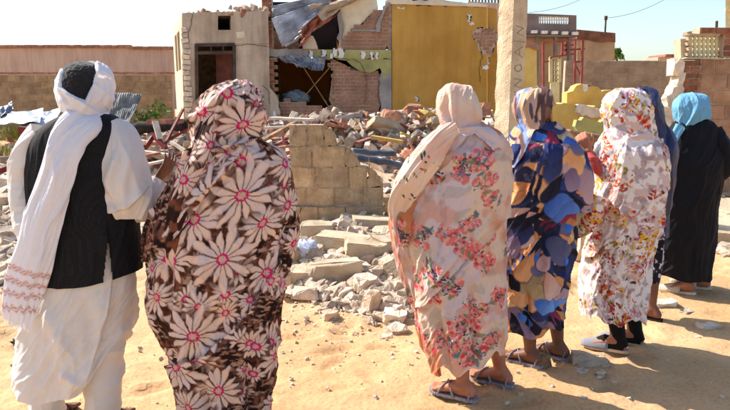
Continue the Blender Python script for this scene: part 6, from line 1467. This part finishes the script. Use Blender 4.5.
def specks(L_, seed, n, Smax=.85):
    c = np.zeros(L_.S.shape + (3,)); c[:] = la((238, 228, 222)); r_ = random.Random(seed); T1 = L_.T.max()
    n0 = fbm(L_.S * 26, L_.T * 26, seed, 3); c = paint(c, sst(.56, .62, n0) * .55, la((196, 150, 140))); n0 = fbm(L_.S * 30 + 7, L_.T * 30, seed + 3, 3); c = paint(c, sst(.60, .65, n0) * .6, la((140, 110, 124)))
    pal = [(200, 50, 36), (218, 104, 40), (222, 178, 50), (150, 140, 54), (160, 50, 44), (80, 60, 50), (190, 150, 170), (226, 190, 150), (170, 90, 70)]
    for i in range(n):
        s0, t0 = r_.uniform(-Smax, Smax), r_.uniform(0, T1); b_ = r_.random(); main = r_.choice(pal[:5]) if b_ < .7 else r_.choice(pal)
        big = r_.random() < .42
        for k in range(13 if big else 5):
            sp_ = .026 if big else .018
            blob(L_, c, s0 + r_.gauss(0, sp_), t0 + r_.gauss(0, sp_), r_.uniform(.006, .018), r_.uniform(.003, .009), r_.uniform(0, 6.28), la(main if r_.random() < .6 else r_.choice(pal)), k, .35)
    return c
pm5 = cloth('speckled_print_voile', None, .8, .15, .3); L5.hem(lambda u: .02 * np.sin(u * 13) + .012 * np.sin(u * 31)); L5.build('robe', pm5, wd, specks(L5, 6, 420)); overlap(L5, 'robe_fold', pm5, wd, [(570, 262), (596, 256), (618, 238), (640, 206), (668, 186)], False, lambda L_: specks(L_, 16, 420), .012, .1, .05, 7, 136)
D5 = Tube([(600, 196, Y5 - .1), (594, 212, Y5 - .1), (588, 224, Y5 - .09), (578, 234, Y5 - .07), (573, 237, Y5 - .06)], [.05, .055, .05, .022, .006], [.04, .05, .04, .02, .005], 110, 120); D5.ppm = F / Y5; D5.folds(.01, 14, 2, .2, 125, 1, .6); D5.build('sleeve_end', pm5, wd, specks(D5, 9, 60, .3))
rs = Tube([(601, 174, Y5 + .0), (598, 169, Y5 - .07), (592, 160, Y5 - .06), (589, 153, Y5 - .03)], [.020, .028, .028, .025], [.025, .03, .03, .026], 80, 90); rs.ppm = F / Y5; rs.folds(.006, 8, 8, .3, 126, 1, .6); rs.build('red_sleeve', cloth('coral_red_cotton', (190, 80, 76)), wd)
f5 = [ground(618, 352), ground(628, 345)]; fd5 = Vector((-.9, .43, 0))
f5[0] = ground(614, 353); f5[1] = ground(631, 345)
W5 = at(588, 151, Y5 - .03)
human(wd, (at(626, 200, Y5).x, Y5 + .02), 1.58, math.atan2(.95, -.3), [(f5[0], fd5), (f5[1], fd5)], [(at(606, 180, Y5 - .03), W5, Vector((-.45, .1, .9)), Vector((.3, .9, 0)), -1, .7, None), None], skin_l, at(627, 114, Y5), .0065, .85, (-.2, 1, 0))
felt = cloth('grey_felt', (132, 132, 140))
for k, g_ in enumerate(f5):
    sandal(wd, g_, fd5, M['rubb'], felt, 'slipper')
    lg = Loft([(308, 0, 0, 0, 0)] * 2, 8, 4) if False else None
    an = g_ + Vector((0, 0, .03)); q = MB(); Pk = [g_ - fd5 * .045 + Vector((0, 0, .035)), g_ - fd5 * .02 + Vector((0, 0, .09)), g_ + Vector((0, 0, .18)), g_ + Vector((.01, .01, .30)), g_ + Vector((.01, .01, .42))]
    q.tube(Pk, [.036, .042, .048, .060, .066], 20, 1.0, Vector((0, 1, 0))); q.tube([g_ - fd5 * .055 + Vector((0, 0, .045)), g_ + fd5 * .06 + Vector((0, 0, .055)), g_ + fd5 * .11 + Vector((0, 0, .035))], [.034, .042, .03], 16, 1.0); q.build('stocking', hose, wd, True)
q = MB(); q.tube([at(588, 146, Y5 - .02), at(583, 135, Y5)], .005, 6); o = q.build('stick', M['wood']); tag(o, 'short thin stick held up in the hand of the floral robed woman', 'stick')

# ================= woman in navy veil =================
Y6 = 4.2
we = empty('person', (at(652, 310, Y6).x, Y6, 0)); tag(we, 'woman in navy blue veil, mostly hidden behind the white floral robe', 'person')
navy = cloth('navy_satin', (34, 36, 74), .5, 0, .25, spec=.5)
L6 = Loft([(87.5, 640, 648, Y6, .014), (89, 634, 653, Y6, .04), (95, 629, 658, Y6, .075), (105, 628, 661, Y6, .10), (115, 629, 662, Y6, .105), (124, 631, 664, Y6, .105), (133, 629, 668, Y6, .12), (146, 626, 671, Y6, .185), (170, 625, 670, Y6, .185), (200, 626, 666, Y6, .185), (222, 628, 663, Y6, .185), (236, 629, 661, Y6, .185)], 220, 260)
L6.ppm = F / Y6; L6.folds(.012, 9, 1.2, .15, 131, 1, .6); L6.folds(.006, 6, 9, .4, 132, 1, .6); L6.strokes([([(652, 96), (662, 130), (664, 170), (660, 220)], .014, .02, 'r'), ([(657, 100), (668, 140), (667, 200)], .01, .014, 'v')]); L6.build('veil', navy, we)
K6 = Loft([(225, 630, 660, Y6, .185), (250, 629, 659, Y6, .185), (270, 630, 657, Y6, .185), (282, 630, 655, Y6, .185)], 200, 140); K6.ppm = F / Y6; K6.folds(.012, 9, 1.2, .1, 133, 1, .5)
c = np.zeros(K6.S.shape + (3,)); c[:] = la((30, 26, 36)); n = fbm(K6.S * 34, K6.T * 30, 5, 3); c = paint(c, sst(.54, .60, n), la((196, 186, 200))); K6.build('skirt', cloth('black_white_print', None), we, c)
f6 = [ground(650, 320), ground(640, 316)]; fd6 = Vector((-.7, .7, 0))
human(we, (at(645, 200, Y6).x, Y6 + .02), 1.62, math.atan2(.95, -.3), [(f6[0], fd6), (f6[1], fd6)], [None, None], skin_d, at(645, 108, Y6), .0085, .8, (-.3, .9, 0))
blk = mat('black_leather', (36, 32, 34), (22, 20, 22), 8, .1, 60, .5)
for g_ in f6: sandal(we, g_, fd6, blk, blk, 'slipper')

# ================= woman in black =================
Y7 = 4.8
wf = empty('person', (at(690, 280, Y7).x, Y7, 0)); tag(wf, 'woman in long plain black robe and light blue headscarf at the right edge', 'person')
blackc = cloth('black_crepe', (17, 16, 22), .75, 0, .2)
L7 = Loft([(118, 682, 704, Y7, .06), (123, 675, 712, Y7, .09), (130, 670, 718, Y7, .115), (142, 666, 722, Y7, .135), (160, 662, 723, Y7, .185), (178, 659, 719, Y7, .185), (200, 656, 714, Y7, .185), (230, 655, 712, Y7, .185), (256, 654, 710, Y7, .185), (282, 653, 707, Y7, .185)], 220, 260)
L7.ppm = F / Y7; L7.folds(.016, 7, .9, .08, 141, 1, .5, sst(.2, .5, L7.v)); L7.folds(.006, 14, 4, .4, 142, 1, .7); L7.hem(lambda u: .03 * sst(.2, -.3, u) + .012 * np.sin(u * 11)); L7.build('robe', blackc, wf)
s7 = Tube([(712, 130, Y7 - .02), (719, 145, Y7 - .05), (722, 160, Y7 - .06), (719, 172, Y7 - .05), (708, 178, Y7 + .0)], [.07, .075, .075, .07, .05], [.07, .08, .08, .07, .05], 90, 110); s7.ppm = F / Y7; s7.folds(.01, 7, 4, .3, 145, 1, .6); s7.build('sleeve', blackc, wf)
V7 = Loft([(93.5, 688, 698, Y7, .014), (95, 683, 703, Y7, .04), (99, 678, 706.5, Y7, .07), (106, 675, 708, Y7, .095), (114, 675.5, 708, Y7, .105), (121, 677, 706.5, Y7, .10), (126, 678, 705, Y7, .10), (131, 679, 702, Y7, .10)], 200, 160)
V7.ppm = F / Y7; V7.folds(.003, 24, 9, .4, 159, 1, .8); V7.folds(.010, 8, 3, -.2, 151, 1, .6); V7.strokes([([(706, 104), (695, 114), (684, 130)], .012, .014, 's'), ([(690, 97), (692, 112), (684, 128)], .010, .010, 'v'), ([(680, 100), (680, 118), (682, 130)], .010, .010, 'r')])
lo7 = np.interp(V7.PX, [675, 682, 690, 700, 708], [129, 131, 127, 122, 119]); blue = cloth('light_blue_voile', (118, 176, 208), .75, .15, .3)
V7.build('headscarf', blue, wf, None, ~((V7.PY > lo7) & V7.front))
B7 = Tube([(680, 126, Y7 - .09), (673, 140, Y7 - .12), (668, 158, Y7 - .12), (665, 178, Y7 - .12), (662, 192, Y7 - .12)], [.035, .028, .022, .022, .026], [.02, .02, .02, .02, .015], 80, 120); B7.ppm = F / Y7; B7.folds(.008, 18, 2, .1, 152, 1, .5); B7.build('scarf_end', blue, wf)
f7 = [ground(690, 295), ground(704, 289)]; fd7 = Vector((-.93, .36, 0)); f7[0] = ground(684, 294); f7[1] = ground(700, 289)
human(wf, (at(688, 200, Y7).x, Y7 + .02), 1.56, math.atan2(.95, -.3), [(f7[0], fd7), (f7[1], fd7)], [None, None], skin_l, at(692, 113, Y7), .0085, .85, (-.5, .85, 0))
for g_ in f7: sandal(wf, g_, fd7, M['rubwhite'], M['rubwhite'], 'slipper')
